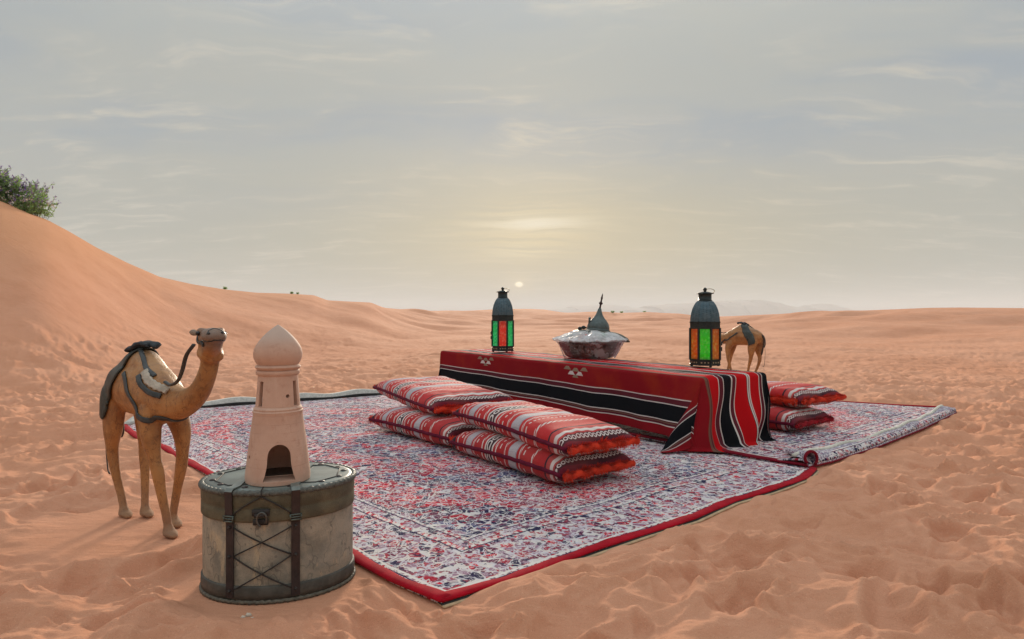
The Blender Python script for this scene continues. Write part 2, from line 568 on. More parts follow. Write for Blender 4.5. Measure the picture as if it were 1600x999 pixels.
def build_sand():
    dense = np.tan(np.linspace(-R(43.5), R(43.5), 820))
    th = np.concatenate([np.linspace(-PI, -R(44.5), 70), np.arctan(np.linspace(-math.tan(R(43.5)), math.tan(R(43.5)), 860)), np.linspace(R(44.5), PI, 70)])[:-1]
    rr = [0.02, .3, .6, .9, 1.15]
    while rr[-1] < 4200:
        r = rr[-1]
        k = .0042 if r < 4 else (.0075 if r < 16 else (.012 if r < 60 else (.03 if r < 200 else .12)))
        rr.append(r * (1 + k))
    rr = np.array(rr)
    T, RR = np.meshgrid(th, rr)
    X, Y = RR * np.sin(T), RR * np.cos(T)
    Z = ground_z(X, Y)
    nr, nt_ = Z.shape
    vs = np.stack([X, Y, Z], -1).reshape(-1, 3)
    i = np.arange(nr - 1)[:, None] * nt_; j = np.arange(nt_)[None, :]; j2 = (j + 1) % nt_
    q = np.stack([i + j, i + nt_ + j, i + nt_ + j2, i + j2], -1).reshape(-1, 4)[:, ::-1]
    me = bpy.data.meshes.new('sand')
    me.vertices.add(len(vs)); me.vertices.foreach_set('co', vs.ravel())
    me.loops.add(q.size); me.loops.foreach_set('vertex_index', q.ravel())
    me.polygons.add(len(q)); me.polygons.foreach_set('loop_start', np.arange(0, q.size, 4)); me.polygons.foreach_set('loop_total', np.full(len(q), 4))
    me.update(); me.validate()
    print('sand verts', len(vs))
    m, nt, bs = new_mat('sand')
    geo = nt.nodes.new('ShaderNodeNewGeometry'); pos = E(nt, geo.outputs['Position'])
    px_, py_, pz_ = sep(nt, pos)
    c = mix(nt, sstep(noise(nt, pos, .35, 4, .6), .35, .68), (.62, .298, .182), (.68, .350, .225))
    c = mix(nt, sstep(noise(nt, pos, 3.0, 5, .65), .4, .75) * .45, c, (.51, .23, .125))
    c = mix(nt, sstep(pz_, .8, 2.6) * .6, c, (.60, .29, .14))       # cleaner, more orange sand high on the dune
    grains = noise(nt, pos, 330, 3, .8)
    dist = mth(nt, 'SQRT', px_ * px_ + py_ * py_)
    c = mix(nt, sstep(grains, .54, .68) * .42, c, (.33, .145, .08))
    c = mix(nt, sstep(noise(nt, pos, 260, 3, .7), .58, .70) * .40, c, (.86, .58, .40))
    put(nt, bs.inputs['Base Color'], c)
    bs.inputs['Roughness'].default_value = .95
    bs.inputs['Specular IOR Level'].default_value = .05
    b1 = bump(nt, bs, noise(nt, pos, 45, 8, .8), .6, .012)
    n2 = noise(nt, vmath(nt, 'MULTIPLY', pos, (3.0, 12.0, 3.0)), 1.6, 6, .62)
    bump(nt, bs, n2, .4, .03, prev=b1)
    o = link('sand_ground', me, m)
    tag(o, kind='structure')


build_sand()

# mountains far off in the haze
m_rock = simple('rock', (.30, .24, .19), .95, var=.3, scale=.02)
def mountain(name, pts, Y, base=-14, depth=260):
    n = len(pts); vs, fs = [], []
    rows = 7
    for j in range(rows):
        f = j / (rows - 1); s = math.sin(f * PI) ** .6 if 0 < f < 1 else 0
        yy = Y + (f - .5) * 2 * depth
        for i, (x, y) in enumerate(pts):
            k = Y / F
            top = CAM_H + (HZ - y) * k
            jag = .93 + .07 * math.sin(i * 2.3 + j * 1.7) if 0 < j < rows - 1 and j != rows // 2 else 1
            vs.append(((x - 800) * k + 25 * math.sin(i * 1.9 + j), yy + 30 * math.sin(i * 1.3), base + (top - base) * (s if j == rows // 2 else s * jag)))
    for j in range(rows - 1):
        for i in range(n - 1):
            a = j * n + i; fs.append((a, a + 1, a + n + 1, a + n))
    o = from_py(name, vs, fs, m_rock, smooth=False); tag(o, kind='structure')
def fine_pts(p, amp=.5, seed=1):
    rr = random.Random(seed); out = []
    for (x0, y0), (x1, y1) in zip(p, p[1:]):
        for k in range(4): out.append((x0 + (x1 - x0) * k / 4, y0 + (y1 - y0) * k / 4 + (rr.uniform(-amp, amp) if k else 0)))
    return out + [p[-1]]
mountain('mountain', fine_pts([(960, 495), (985, 484), (1020, 477), (1060, 474.5), (1100, 473), (1130, 470), (1165, 468.5), (1188, 469), (1192, 472), (1198, 470.5), (1210, 474), (1228, 482), (1245, 486), (1290, 494)]), 2700)
mountain('mountain', fine_pts([(840, 494), (865, 484), (900, 478), (945, 476), (975, 478), (1000, 484), (1040, 494)], .4, 2), 3300)
mountain('mountain', fine_pts([(1236, 494), (1255, 486), (1262, 480), (1272, 476), (1282, 474.5), (1290, 475), (1295, 480), (1297, 494)], .3, 3), 3000)

# the hazy air
def build_haze():
    bm = bmesh.new(); box(bm, (0, 0, 24.5), (8600, 8600, 77.0))
    m = bpy.data.materials.new('haze'); m.use_nodes = True; nt = m.node_tree
    nt.nodes.remove(nt.nodes['Principled BSDF'])
    v = nt.nodes.new('ShaderNodeVolumePrincipled')
    v.inputs['Color'].default_value = (.84, .92, .96, 1)
    v.inputs['Density'].default_value = .00058
    nt.links.new(v.outputs[0], nt.nodes['Material Output'].inputs['Volume'])
    o = from_bm('haze', bm, m, smooth=False); tag(o, kind='stuff')
build_haze()
# ------------------------------------------------------------------ rugs
def rug_material(name, L, W):
    """persian pattern, coordinates in metres on the UV map"""
    m, nt, bs = new_mat(name)
    uv = tco(nt, 'UV')
    u0, v0, _ = sep(nt, uv)
    wn = noise(nt, uv, 7, 3, .5, 0, 1)
    wx, wy, _ = sep(nt, vmath(nt, 'SUBTRACT', wn, (.5, .5, .5)))
    U = ab(u0 - L / 2 + wx * .03); V = ab(v0 - W / 2 + wy * .03)
    e = mn(L / 2 - U, W / 2 - V)
    sym = comb(nt, U, V, 0.0)
    symw = vmath(nt, 'ADD', sym, vmath(nt, 'MULTIPLY', noise(nt, uv, 11, 3, .6, 0, 1), (.045, .045, 0)))
    # zones
    rr = mth(nt, 'SQRT', (U / (L * .5)) * (U / (L * .5)) + (V / (W * .5)) * (V / (W * .5)))
    lob = mth(nt, 'ARCTAN2', V, U)
    rr = rr + sn(lob * 12.0) * .018 + wx * .06
    red, red2, navy, blue = (.60, .004, .028), (.38, .006, .03), (.018, .014, .060), (.065, .07, .17)
    plum, white, lav = (.15, .015, .055), (.70, .66, .62), (.32, .19, .26)
    zones = ramp(nt, rr, [(0, navy), (.10, red), (.17, blue), (.26, navy), (.31, red), (.46, red2), (.52, blue), (.58, navy), (.63, red), (.80, red2), (.90, red)])
    cr = mth(nt, 'SQRT', (U - L * .5 + .38) * (U - L * .5 + .38) + (V - W * .5 + .38) * (V - W * .5 + .38))
    field = mix(nt, (cr + wx * .1) < .40, zones, navy)
    field = mix(nt, (cr + wx * .1) < .22, field, blue)
    med = noise(nt, sym, 9, 3, .6)
    field = mix(nt, sstep(med, .50, .56) * .8, field, plum)
    border = ramp(nt, mth(nt, 'MULTIPLY', e, 1 / .42), [(0, navy), (.07, plum), (.12, red2), (.16, lav), (.30, lav), (.62, lav), (.66, navy), (.71, red), (.76, lav), (.90, navy), (.95, red)])
    bflow = voro(nt, symw, 8.5)
    border = mix(nt, (bflow < .34) * (e < .29) * (e > .075), border, red)
    border = mix(nt, (bflow < .20) * (e < .29) * (e > .075), border, navy)
    border = mix(nt, (noise(nt, symw, 16, 2) < .44) * (e < .29) * (e > .07), border, plum)
    g = mix(nt, e < .40, field, border)
    # scrollwork: pale meandering lines at two sizes and small petals
    n1 = noise(nt, symw, 12, 2, .5); n2 = noise(nt, vmath(nt, 'ADD', symw, (3, 5, 0)), 24, 2, .55)
    n3 = noise(nt, vmath(nt, 'ADD', uv, (3, 5, 0)), 42, 2, .5)
    sw2 = vmath(nt, 'ADD', symw, vmath(nt, 'MULTIPLY', noise(nt, symw, 30, 2, .5, 0, 1), (.010, .010, 0)))
    cells = voro(nt, sw2, 25, feature='DISTANCE_TO_EDGE')
    cid = sep(nt, voro(nt, sw2, 25, out='Color'))
    g = mix(nt, cid[0] > ((e > .40) * .14 + .80), g, mix(nt, cid[1] > .5, (.62, .57, .56), lav))
    ro = voro(nt, symw, 3.6, rand=.55)
    g = mix(nt, (ro < .17) * (e > .40), g, blue)
    g = mix(nt, (ro < .085) * (e > .40), g, red)
    g = mix(nt, (cid[0] < .27), g, mix(nt, cid[1] > .45, navy, red2))
    line1 = ab(n1 - .5) < .016
    line2 = ab(n2 - .5) < .016
    pet = voro(nt, symw, 19)
    petm = (pet > .28) * (pet < .37)
    wm = mx(line1, mx(cells < (.062 - (e > .40) * .020), (line2 * .9)))
    wm = mx(wm, (ab(ro - .18) < .010) * (e > .40))
    fade = noise(nt, uv, 2.3, 4, .6)                       # worn, paler areas of the print
    pale = sstep(fade, .42, .62)
    wm = mx(wm, (ab(n3 - .5) < (pale * .022 + .0)))
    c = mix(nt, wm * .88, g, mix(nt, sstep(n2, .45, .55), white, (.60, .57, .62)))
    c = mix(nt, (noise(nt, uv, 38, 2, .6) < .42) * .88, c, mix(nt, sstep(n1, .4, .6), navy, red2))
    # guard stripes of small beads
    bead = (mx(sn(U * 190.0), sn(V * 190.0)) > .2)
    for e0, e1 in ((.045, .060), (.300, .314), (.372, .384)):
        c = mix(nt, (e > e0) * (e < e1) * bead, c, white)
        c = mix(nt, (ab(e - e0 + .006) < .003), c, navy)
    # woven weft
    weft = noise(nt, comb(nt, u0 * 90.0, v0 * 520.0), 1.0, 2)
    c = mix(nt, sstep(weft, .5, .72) * .18, c, (.75, .73, .74))
    put(nt, bs.inputs['Base Color'], c)
    bs.inputs['Roughness'].default_value = .85
    bs.inputs['Specular IOR Level'].default_value = .03
    bump(nt, bs, noise(nt, uv, 420, 3, .7) + wm * .35, .55, .004)
    return m


def cloth_mat(name, col, rough=.85, sc=60, sheen=.2, var=.3):
    m, nt, bs = new_mat(name); o = tco(nt)
    c = mix(nt, sstep(noise(nt, o, sc * .3, 4, .65), .35, .68), col, tuple(x * (1 - var) for x in col))
    c = mix(nt, sstep(noise(nt, o, sc * 4, 3, .7), .5, .75) * .4, c, tuple(x * .5 for x in col))
    put(nt, bs.inputs['Base Color'], c); bs.inputs['Roughness'].default_value = rough
    bs.inputs['Sheen Weight'].default_value = sheen * .2; bs.inputs['Specular IOR Level'].default_value = .06
    bump(nt, bs, noise(nt, o, sc * 6, 3, .7), .5, .003)
    return m


m_redbind = cloth_mat('red_binding', (.42, .005, .018))
m_darkbind = cloth_mat('dark_red_binding', (.22, .01, .025))
m_under = simple('rug_backing', (.50, .36, .22), .9, scale=40)
m_black = simple('black_edge', (.02, .02, .02), .8)
m_grey_back = simple('pale_backing', (.56, .55, .51), .9, scale=60, bscale=300)

RUGH = .012
def rug_height(p, seed, amp=.006):
    return RUGH + amp * (float(fbm(np.float64(p.x * 2.1), np.float64(p.y * 2.1), seed, 2)) - .3)


def build_rug_mesh(name, grid, L, W, m, root, zfun, thick=.008):
    nv, nu = len(grid), len(grid[0]); vs, uv, fs = [], [], []
    for j in range(nv):
        for i in range(nu):
            p = grid[j][i]; vs.append((p.x, p.y, zfun(p, i / (nu - 1), j / (nv - 1)))); uv.append((L * i / (nu - 1), W * j / (nv - 1)))
    n = len(vs)
    for j in range(nv):
        for i in range(nu):
            x, y, z = vs[j * nu + i]; vs.append((x, y, z - thick)); uv.append(uv[j * nu + i])
    for j in range(nv - 1):
        for i in range(nu - 1):
            a = j * nu + i; fs.append((a, a + 1, a + nu + 1, a + nu)); fs.append((n + a, n + a + nu, n + a + nu + 1, n + a + 1))
    for i in range(nu - 1):
        fs.append((i, n + i, n + i + 1, i + 1)); a = (nv - 1) * nu + i; fs.append((a, a + 1, n + a + 1, n + a))
    for j in range(nv - 1):
        a = j * nu; fs.append((a, a + nu, n + a + nu, n + a)); a = j * nu + nu - 1; fs.append((a, n + a, n + a + nu, a + nu))
    # normals up
    a, b, c = (Vector(vs[k]) for k in fs[0][:3])
    if (b - a).cross(c - a).z < 0: fs = [f[::-1] for f in fs]
    return from_py(name, vs, fs, m, root, uv=uv)


def strip(bm, pts, w, h, zoff, inward, wav=0.0, seed=0):
    """flat rounded band following the pts (a binding); inward: horizontal side to lie on"""
    pts = resample(pts, max(24, len(pts) * 12)); rr_ = random.Random(seed)
    prof = [(-.10, -.8), (-.12, 0), (0, .7), (.3, 1), (.75, .9), (1, .2), (1, -.8)]
    rings = []
    for i, p in enumerate(pts):
        t = (pts[min(i + 1, len(pts) - 1)] - pts[max(i - 1, 0)]).normalized()
        s = Vector((t.y, -t.x, 0)) * inward
        ww = w * (1 + .12 * math.sin(i * .35 + seed) + .06 * math.sin(i * .9))
        zz = zoff + wav * math.sin(i * .21 + seed)
        rings.append([bm.verts.new(p + s * (ww * a) + Vector((0, 0, zz + h * b))) for a, b in prof])
    k = len(prof)
    for A, B in zip(rings, rings[1:]):
        for q in range(k): bm.faces.new((A[q], A[(q + 1) % k], B[(q + 1) % k], B[q]))
    bm.faces.new(rings[0][::-1]); bm.faces.new(rings[-1])


L1, W1 = 4.3, 2.25
rugA = thing('patterned_rug', 'large red, navy and white patterned rug with bright red binding, under the table', 'rug', (0, 0, 0))
gA = coons(A_NL, A_RB, A_NR, A_LB[:], 170, 90)      # u along N->L, v along N->R
def zA(p, u, v):
    z = rug_height(p, 3, .010)
    d = min(1, min(u, 1 - u, v * .6, (1 - v) * .6) / .05)
    return .0125 + (z - .0125) * d
m_rugA = rug_material('persian_rug', L1, W1)
build_rug_mesh('pile', gA, L1, W1, m_rugA, rugA, zA)
bm = bmesh.new(); strip(bm, A_NR, .037, .0055, .014, -1, .002, 1); from_bm('binding', bm, m_redbind, rugA)
bm = bmesh.new(); strip(bm, A_NL, .039, .006, .014, 1, .003, 2); from_bm('binding', bm, m_redbind, rugA)
bm = bmesh.new(); strip(bm, [p + Vector((.006, -.012, 0)) for p in A_NR], .03, .004, .003, -1); from_bm('backing_edge', bm, m_under, rugA)
bm = bmesh.new(); strip(bm, [p + Vector((0, -.006, 0)) for p in A_NR], .03, .002, .0075, -1); from_bm('backing_edge', bm, m_black, rugA)
# far edge turned up, showing its grey back
bm = bmesh.new()
pts = resample(A_LB, 60); rings = []
for i, p in enumerate(pts):
    t = (pts[min(i + 1, 59)] - pts[max(i - 1, 0)]).normalized(); s = Vector((-t.y, t.x, 0))
    if s.y < 0: s = -s
    f = min(1, i / 12)
    hh = (.055 + .012 * math.sin(i * .5)) * (.35 + .65 * f)
    rings.append([bm.verts.new(p + s * a + Vector((0, 0, z))) for a, z in ((-.01, .016), (.008, .012 + hh * .40), (.014, .012 + hh), (.075, .014 + hh * .95), (.07, .012 + hh * .4), (.05, .002))])
for A_, B_ in zip(rings, rings[1:]):
    for q in range(6): bm.faces.new((A_[q], A_[(q + 1) % 6], B_[(q + 1) % 6], B_[q]))
bm.faces.new(rings[0]); bm.faces.new(rings[-1][::-1])
mm = [m_grey_back, m_black]
for i, f in enumerate(bm.faces):
    f.material_index = 1 if (i < 59 * 6 and i % 6 == 0) else 0  # lower front face coloured black as the shadow line below the fold
from_bm('turned_up_edge', bm, mm, rugA)

rugB = thing('patterned_rug', 'pale patterned rug at the right, its near edge rolled under and one corner curled', 'rug', (0, 0, 0))
gB = coons(B_CD, B_FE, B_CF, B_DE, 110, 150)    # u along C->D, v along C->F
def zB(p, u, v):
    z = rug_height(p, 9, .008) + .009
    k = max(0.0, 1 - v / .045)
    return z + .030 * (k * (2 - k)) - (.016 if v == 0 else 0)
m_rugB = rug_material('persian_rug_pale', L1, W1)
# swap so that the long pattern axis follows v
def build_B():
    nv, nu = len(gB), len(gB[0])
    g2 = [[gB[j][i] for j in range(nv)] for i in range(nu)]
    # sample denser close to the rolled edge
    return build_rug_mesh('pile', g2, L1, W1, m_rugB, rugB, lambda p, a, b: zB(p, b, a))
build_B()
m_roll = None
def roll_mat():
    m, nt, bs = new_mat('rug_roll'); uv = tco(nt, 'Object')
    n1 = noise(nt, uv, 45, 2); n2 = voro(nt, uv, 38)
    c = mix(nt, ab(n1 - .5) < .05, (.50, .47, .50), (.16, .13, .20))
    c = mix(nt, (n2 < .25), c, (.62, .60, .62)); c = mix(nt, (noise(nt, uv, 70, 2) < .4), c, (.28, .10, .18))
    put(nt, bs.inputs['Base Color'], c); bs.inputs['Roughness'].default_value = .9
    bump(nt, bs, noise(nt, uv, 400, 3), .5, .003); return m
m_roll = roll_mat()
pts = resample(B_CD, 50); bm = bmesh.new(); bm2 = bmesh.new(); ridge = []; low = []; prev = None
for i, p in enumerate(pts):
    t = (pts[min(i + 1, 49)] - pts[max(i - 1, 0)]).normalized(); s = Vector((-t.y, t.x, 0))
    hh = .040 + .010 * math.sin(i * .25 + 1) + .006 * math.sin(i * .7)
    wd = .075 + .018 * math.sin(i * .17)
    row = [bm.verts.new(p + s * a + Vector((0, 0, z))) for a, z in ((.012, .001), (-.004, .012), (0, .026), (.018, hh), (wd * .6, hh + .010), (wd, hh + .012), (wd + .035, hh * .8), (wd + .07, .02))]
    ridge.append(p + s * (wd + .004) + Vector((0, 0, hh + .012))); low.append(p + s * .0 + Vector((0, 0, .014)))
    if prev:
        for q in range(7): bm.faces.new((prev[q], prev[q + 1], row[q + 1], row[q]))
    prev = row
from_bm('rolled_edge', bm, m_roll, rugB)
bm = bmesh.new(); tube(bm, ridge, .010, 6, sx=1.3); from_bm('backing_stripe', bm, simple('cream_tape', (.62, .60, .52), .9), rugB)
bm = bmesh.new(); tube(bm, low, .006, 6); from_bm('binding', bm, m_darkbind, rugB)
bm = bmesh.new(); strip(bm, B_CF, .035, .008, .026, 1, .002, 5); from_bm('binding', bm, m_darkbind, rugB)
bm = bmesh.new(); strip(bm, B_DE, .03, .007, .022, -1, .002, 7); from_bm('binding', bm, m_redbind, rugB)
# the curled corner
bm = bmesh.new(); c0 = P(1247, 737, 0); c1 = P(1283, 733, 0)
ax = (c1 - c0).normalized(); fw = Vector((-ax.y, ax.x, 0))
sec = []
for i in range(22):
    a = -0.9 + i / 21 * 4.9; r_ = .050 - .0010 * i
    sec.append((math.cos(a), math.sin(a), r_))
rows = []
for j in range(11):
    f = j / 10; base = c0.lerp(c1, .12) + fw * (.26 * f) + ax * (.06 + .10 * f)
    sc_ = 1 - .62 * f
    rows.append([bm.verts.new(base + ax * (cx * r_ * sc_) + Vector((0, 0, .060 - .022 * f + sy * r_ * sc_ * .9))) for cx, sy, r_ in sec])
for A_, B_ in zip(rows, rows[1:]):
    for q in range(len(sec) - 1): bm.faces.new((A_[q], A_[q + 1], B_[q + 1], B_[q]))
rim = [v.co.copy() for v in rows[0]]
cc = from_bm('curled_corner', bm, m_roll, rugB)
sm_ = cc.modifiers.new('solid', 'SOLIDIFY'); sm_.thickness = .006
bm = bmesh.new(); tube(bm, rim, .008, 6); from_bm('binding', bm, m_darkbind, cc)
bm = bmesh.new()
rows = []
for j in range(6):
    f = j / 5; base = c0.lerp(c1, .12) + fw * (.012 + .18 * f) + ax * (.064 + .08 * f); sc_ = 1 - .5 * f
    rows.append([bm.verts.new(base + ax * (cx * (r_ - .007) * sc_) + Vector((0, 0, .060 - .02 * f + sy * (r_ - .007) * sc_ * .9))) for cx, sy, r_ in sec])
for A_, B_ in zip(rows, rows[1:]):
    for q in range(len(sec) - 1): bm.faces.new((A_[q], A_[q + 1], B_[q + 1], B_[q]))
from_bm('lining', bm, m_darkbind, cc)


# ------------------------------------------------------------------ table and its cloth
TZ = .435
TN = P(1098, 590, TZ); TL = P(692, 548, TZ)
tdir = (TL - TN).normalized(); tper = Vector((-tdir.y, tdir.x, 0)) * -1      # tper to the back
if tper.y < 0: tper = -tper
TLEN = (TL - TN).length; TW = .555
t_tab = thing('low_table', 'long low table hidden under the striped red cloth', 'table', (0, 0, 0))
m_wood = simple('dark_wood', (.06, .035, .02), .6, scale=12)
Mt = Matrix((( tdir.x, tper.x, 0), (tdir.y, tper.y, 0), (0, 0, 1)))
bm = bmesh.new(); box(bm, TN + tdir * (TLEN / 2) + tper * (TW / 2) + Vector((0, 0, -.022)), (TLEN - .02, TW - .02, .03), Mt); from_bm('tabletop', bm, m_wood, t_tab, False)
for a in (.15, TLEN / 2 - .15, TLEN / 2 + .15, TLEN - .15):
    for b in (.07, TW - .07):
        bm = bmesh.new(); box(bm, TN + tdir * a + tper * b + Vector((0, 0, -.036 - .19)), (.05, .05, .376), Mt)
        from_bm('leg', bm, m_wood, t_tab, False)


def sadu_material():
    m, nt, bs = new_mat('striped_cloth')
    uv = tco(nt, 'UV'); a, b, _ = sep(nt, uv)          # a along the table, b across (0 = front top edge), metres
    bw = b + (noise(nt, uv, 3, 3) - .5) * .010
    K, W_, Mr, Rd, DR, GR = (.008, .009, .012), (.62, .58, .55), (.11, .018, .028), (.48, .006, .010), (.24, .008, .014), (.16, .085, .06)
    lo, hi = -.45, 1.10
    def s(x): return (x - lo) / (hi - lo)
    segs = [(-.45, DR), (-.317, W_), (-.311, Mr), (-.301, GR), (-.297, Mr), (-.287, W_), (-.281, K), (-.192, W_), (-.186, Mr), (-.176, GR), (-.172, Mr), (-.158, W_), (-.151, DR),
            (-.012, GR), (.006, Mr), (.012, GR), (.022, Rd), (.098, W_), (.104, Mr), (.140, W_), (.146, K), (.222, W_), (.229, Mr), (.262, W_), (.270, Rd)]
    segs2 = [(-.45, (0, 0, 0)), (.362, W_), (.374, Mr), (.384, W_), (.394, Rd), (.478, W_), (.484, Mr), (.508, W_), (.516, K), (.588, W_), (.594, Mr), (.62, W_), (.628, DR), (.76, W_), (.766, Mr), (.79, W_), (.797, K), (.885, W_), (.892, Mr), (.92, W_), (.927, DR)]
    t = mth(nt, 'MULTIPLY', bw - lo, 1 / (hi - lo))
    c1 = ramp(nt, t, [(s(x), c) for x, c in segs]); c2 = ramp(nt, t, [(s(x), c) for x, c in segs2])
    c = mix(nt, bw > .362, c1, c2)
    # rows of small woven wedges on the front red band
    pa = ((a - 1.108 + 2.46) * .85 + .38) % (1.23 * .85)
    def wedge(ca, cb, ww, hh, cut=.62):
        f = (b - cb) / hh
        return (ab(pa - ca) < (1 - f) * ww) * (f > 0.0) * (f < cut)
    gm = mx(wedge(.30, -.052, .036, .040), mx(wedge(.38, -.060, .036, .040), mx(wedge(.46, -.052, .036, .040), wedge(.38, -.104, .030, .035))))
    wm = mx(wedge(.34, -.086, .034, .042), wedge(.42, -.086, .034, .042))
    gm = gm * (a > .02); wm = wm * (a > .02)
    c = mix(nt, gm * .8, c, (.26, .24, .17)); c = mix(nt, wm * .9, c, (.70, .66, .64))
    # uneven dye, lint and weave
    c = mix(nt, sstep(noise(nt, uv, 4, 5, .6), .45, .75) * .35 * (ab(b + .08) < .075), c, (.40, .05, .012))
    c = mix(nt, sstep(noise(nt, uv, 140, 3, .7), .5, .8) * .3, c, mix(nt, .6, c, (.01, .005, .005)))
    put(nt, bs.inputs['Base Color'], c)
    bs.inputs['Roughness'].default_value = .85; bs.inputs['Specular IOR Level'].default_value = .05
    rib = sn(b * 900.0) * .4
    bump(nt, bs, noise(nt, uv, 350, 2, .6) + rib, .45, .003)
    return m


def build_cloth():
    D_R, D_F, D_B, D_L = .445, .372, .30, .40
    na = 300; nb = 190
    A_ = np.linspace(-D_R, TLEN + D_L, na); B_ = np.linspace(-D_F, TW + D_B, nb)
    vs, uv = [], []
    rim = .022
    def hang(d):
        """rounded shoulder: returns outward, drop"""
        if d < rim * PI / 2: an = d / rim; return rim * math.sin(an), rim * (1 - math.cos(an))
        return rim, rim + (d - rim * PI / 2)
    n2 = lambda x, y, sd: float(vnoise(np.float64(x), np.float64(y), sd))
    for b in B_:
        for a in A_:
            ea = -a if a < 0 else (a - TLEN if a > TLEN else 0.0)      # beyond an end
            eb = -b if b < 0 else (b - TW if b > TW else 0.0)
            ca, cb = min(max(a, 0), TLEN), min(max(b, 0), TW)
            sa = -1 if a < 0 else 1; sb = -1 if b < 0 else 1
            if ea == 0 and eb == 0:
                z = TZ + .0025 + .006 * (n2(a * 4, b * 9, 3) - .5) + .003 * (n2(a * 12, b * 12, 5) - .5)
                p = TN + tdir * a + tper * b; p.z = z
            elif ea == 0 or eb == 0:
                e = ea + eb
                o, d = hang(e); k = d / .43
                if ea == 0:                                                # long sides
                    w_ = .012 * math.exp(-max(a, 0) / .55) * math.sin(a * 26 + d * 30) * (1 if b < 0 else 0) + .014 * math.sin(a * 7.3 + 1) + .010 * math.sin(a * 15.1 + k) + .012 * (n2(a * 5, k * 1.5, 7) - .5)
                    near = math.exp(-(a / .38) ** 2) if b < 0 else 0; 
                    o += .018 * k + w_ * k + .06 * near * k
                    dd = d * (1 + .05 * (n2(a * 3, .3, 2) - .5))
                    p = TN + tdir * a + tper * (cb + sb * o); p.z = TZ - dd
                else:                                                      # ends
                    s_ = b
                    w_ = .030 * math.sin(s_ * 17 + .6 + 1.8 * k) + .018 * math.sin(s_ * 37 + 2 - 2.4 * k) + .014 * math.sin(k * 7 + s_ * 9)
                    o += .020 * k + w_ * k ** 1.1 + .012 * k * k
                    lat = .022 * math.sin(k * 6.5 + s_ * 8) * k
                    p = TN + tdir * (ca + sa * o) + tper * (b + lat); p.z = TZ - d
            else:                                                          # the corner hangs in a cone of folds
                r_ = math.hypot(ea, eb); th = math.atan2(eb, ea)           # 0: end side, 90: long side
                lim = .47
                if r_ > lim * .86: r_ = lim * .86 + (1 - math.exp(-(r_ - lim * .86) / .10)) * .075
                o, d = hang(r_); k = d / .43
                f = th / (PI / 2)
                # direction turns from the end side to the long side; fold pushed out in the middle
                main = sa < 0 and sb < 0
                g_ = float(ss(np.float64(f), 0, .30)) * (1 - float(ss(np.float64(f), .30, .85)))
                fx, fy = (-.19, .20) if main else (-.01, -.01)
                phi = PI / 2 * float(ss(np.float64(f), .05, .95))
                e0 = (.020 + .012 * k) * (1 - f) + (.018 if b < 0 else .0) * f + (.06 * f if main else 0)
                w0 = .030 * math.sin(.6 + 1.8 * k) + .018 * math.sin(2 - 2.4 * k) + .014 * math.sin(k * 7)
                w1 = .012 * math.sin(d * 30) + .014 * math.sin(1) + .010 * math.sin(k) + .012 * (n2(0, k * 1.5, 7) - .5)
                out_ = o + (e0 + w0 * (1 - f) ** 2 + w1 * f ** 2) * k
                lat = .022 * math.sin(k * 6.5) * k * (1 - f) ** 2
                vx, vy = math.cos(phi) * out_ + fx * g_ * k, math.sin(phi) * out_ + fy * g_ * k ** 1.1 + (.012 * math.sin(f * PI * 5) * k if main else 0)
                p = TN + tdir * (ca + sa * vx) + tper * (cb + sb * vy + lat); p.z = TZ - d * (1 - .02 * math.sin(f * PI))
            zf = .024
            if p.z < zf + .02:
                ov = zf + .02 - p.z; p.z = zf + .02 * math.exp(-ov / .02)
                outv = (tdir * (-1 if a < TLEN / 2 else 1) * (1 if ea > 0 else 0) + tper * (sb if eb > 0 else 0))
                if outv.length > 0: p += outv.normalized() * ov * .7
            vs.append(p); uv.append((a, b))
    fs = []
    for j in range(nb - 1):
        for i in range(na - 1):
            q = j * na + i; fs.append((q, q + 1, q + na + 1, q + na))
    e1 = vs[1] - vs[0]
    o = from_py('tablecloth', vs, fs, sadu_material(), uv=uv)
    md = o.modifiers.new('solid', 'SOLIDIFY'); md.thickness = .003; md.offset = 1
    tag(o, 'red cloth with black and white woven stripes, draped over the long low table', 'tablecloth')
    return o
build_cloth()
def table_pt(x, y, dz=0.0): p = P(x, y, TZ); p.z = TZ + .006 + dz; return p


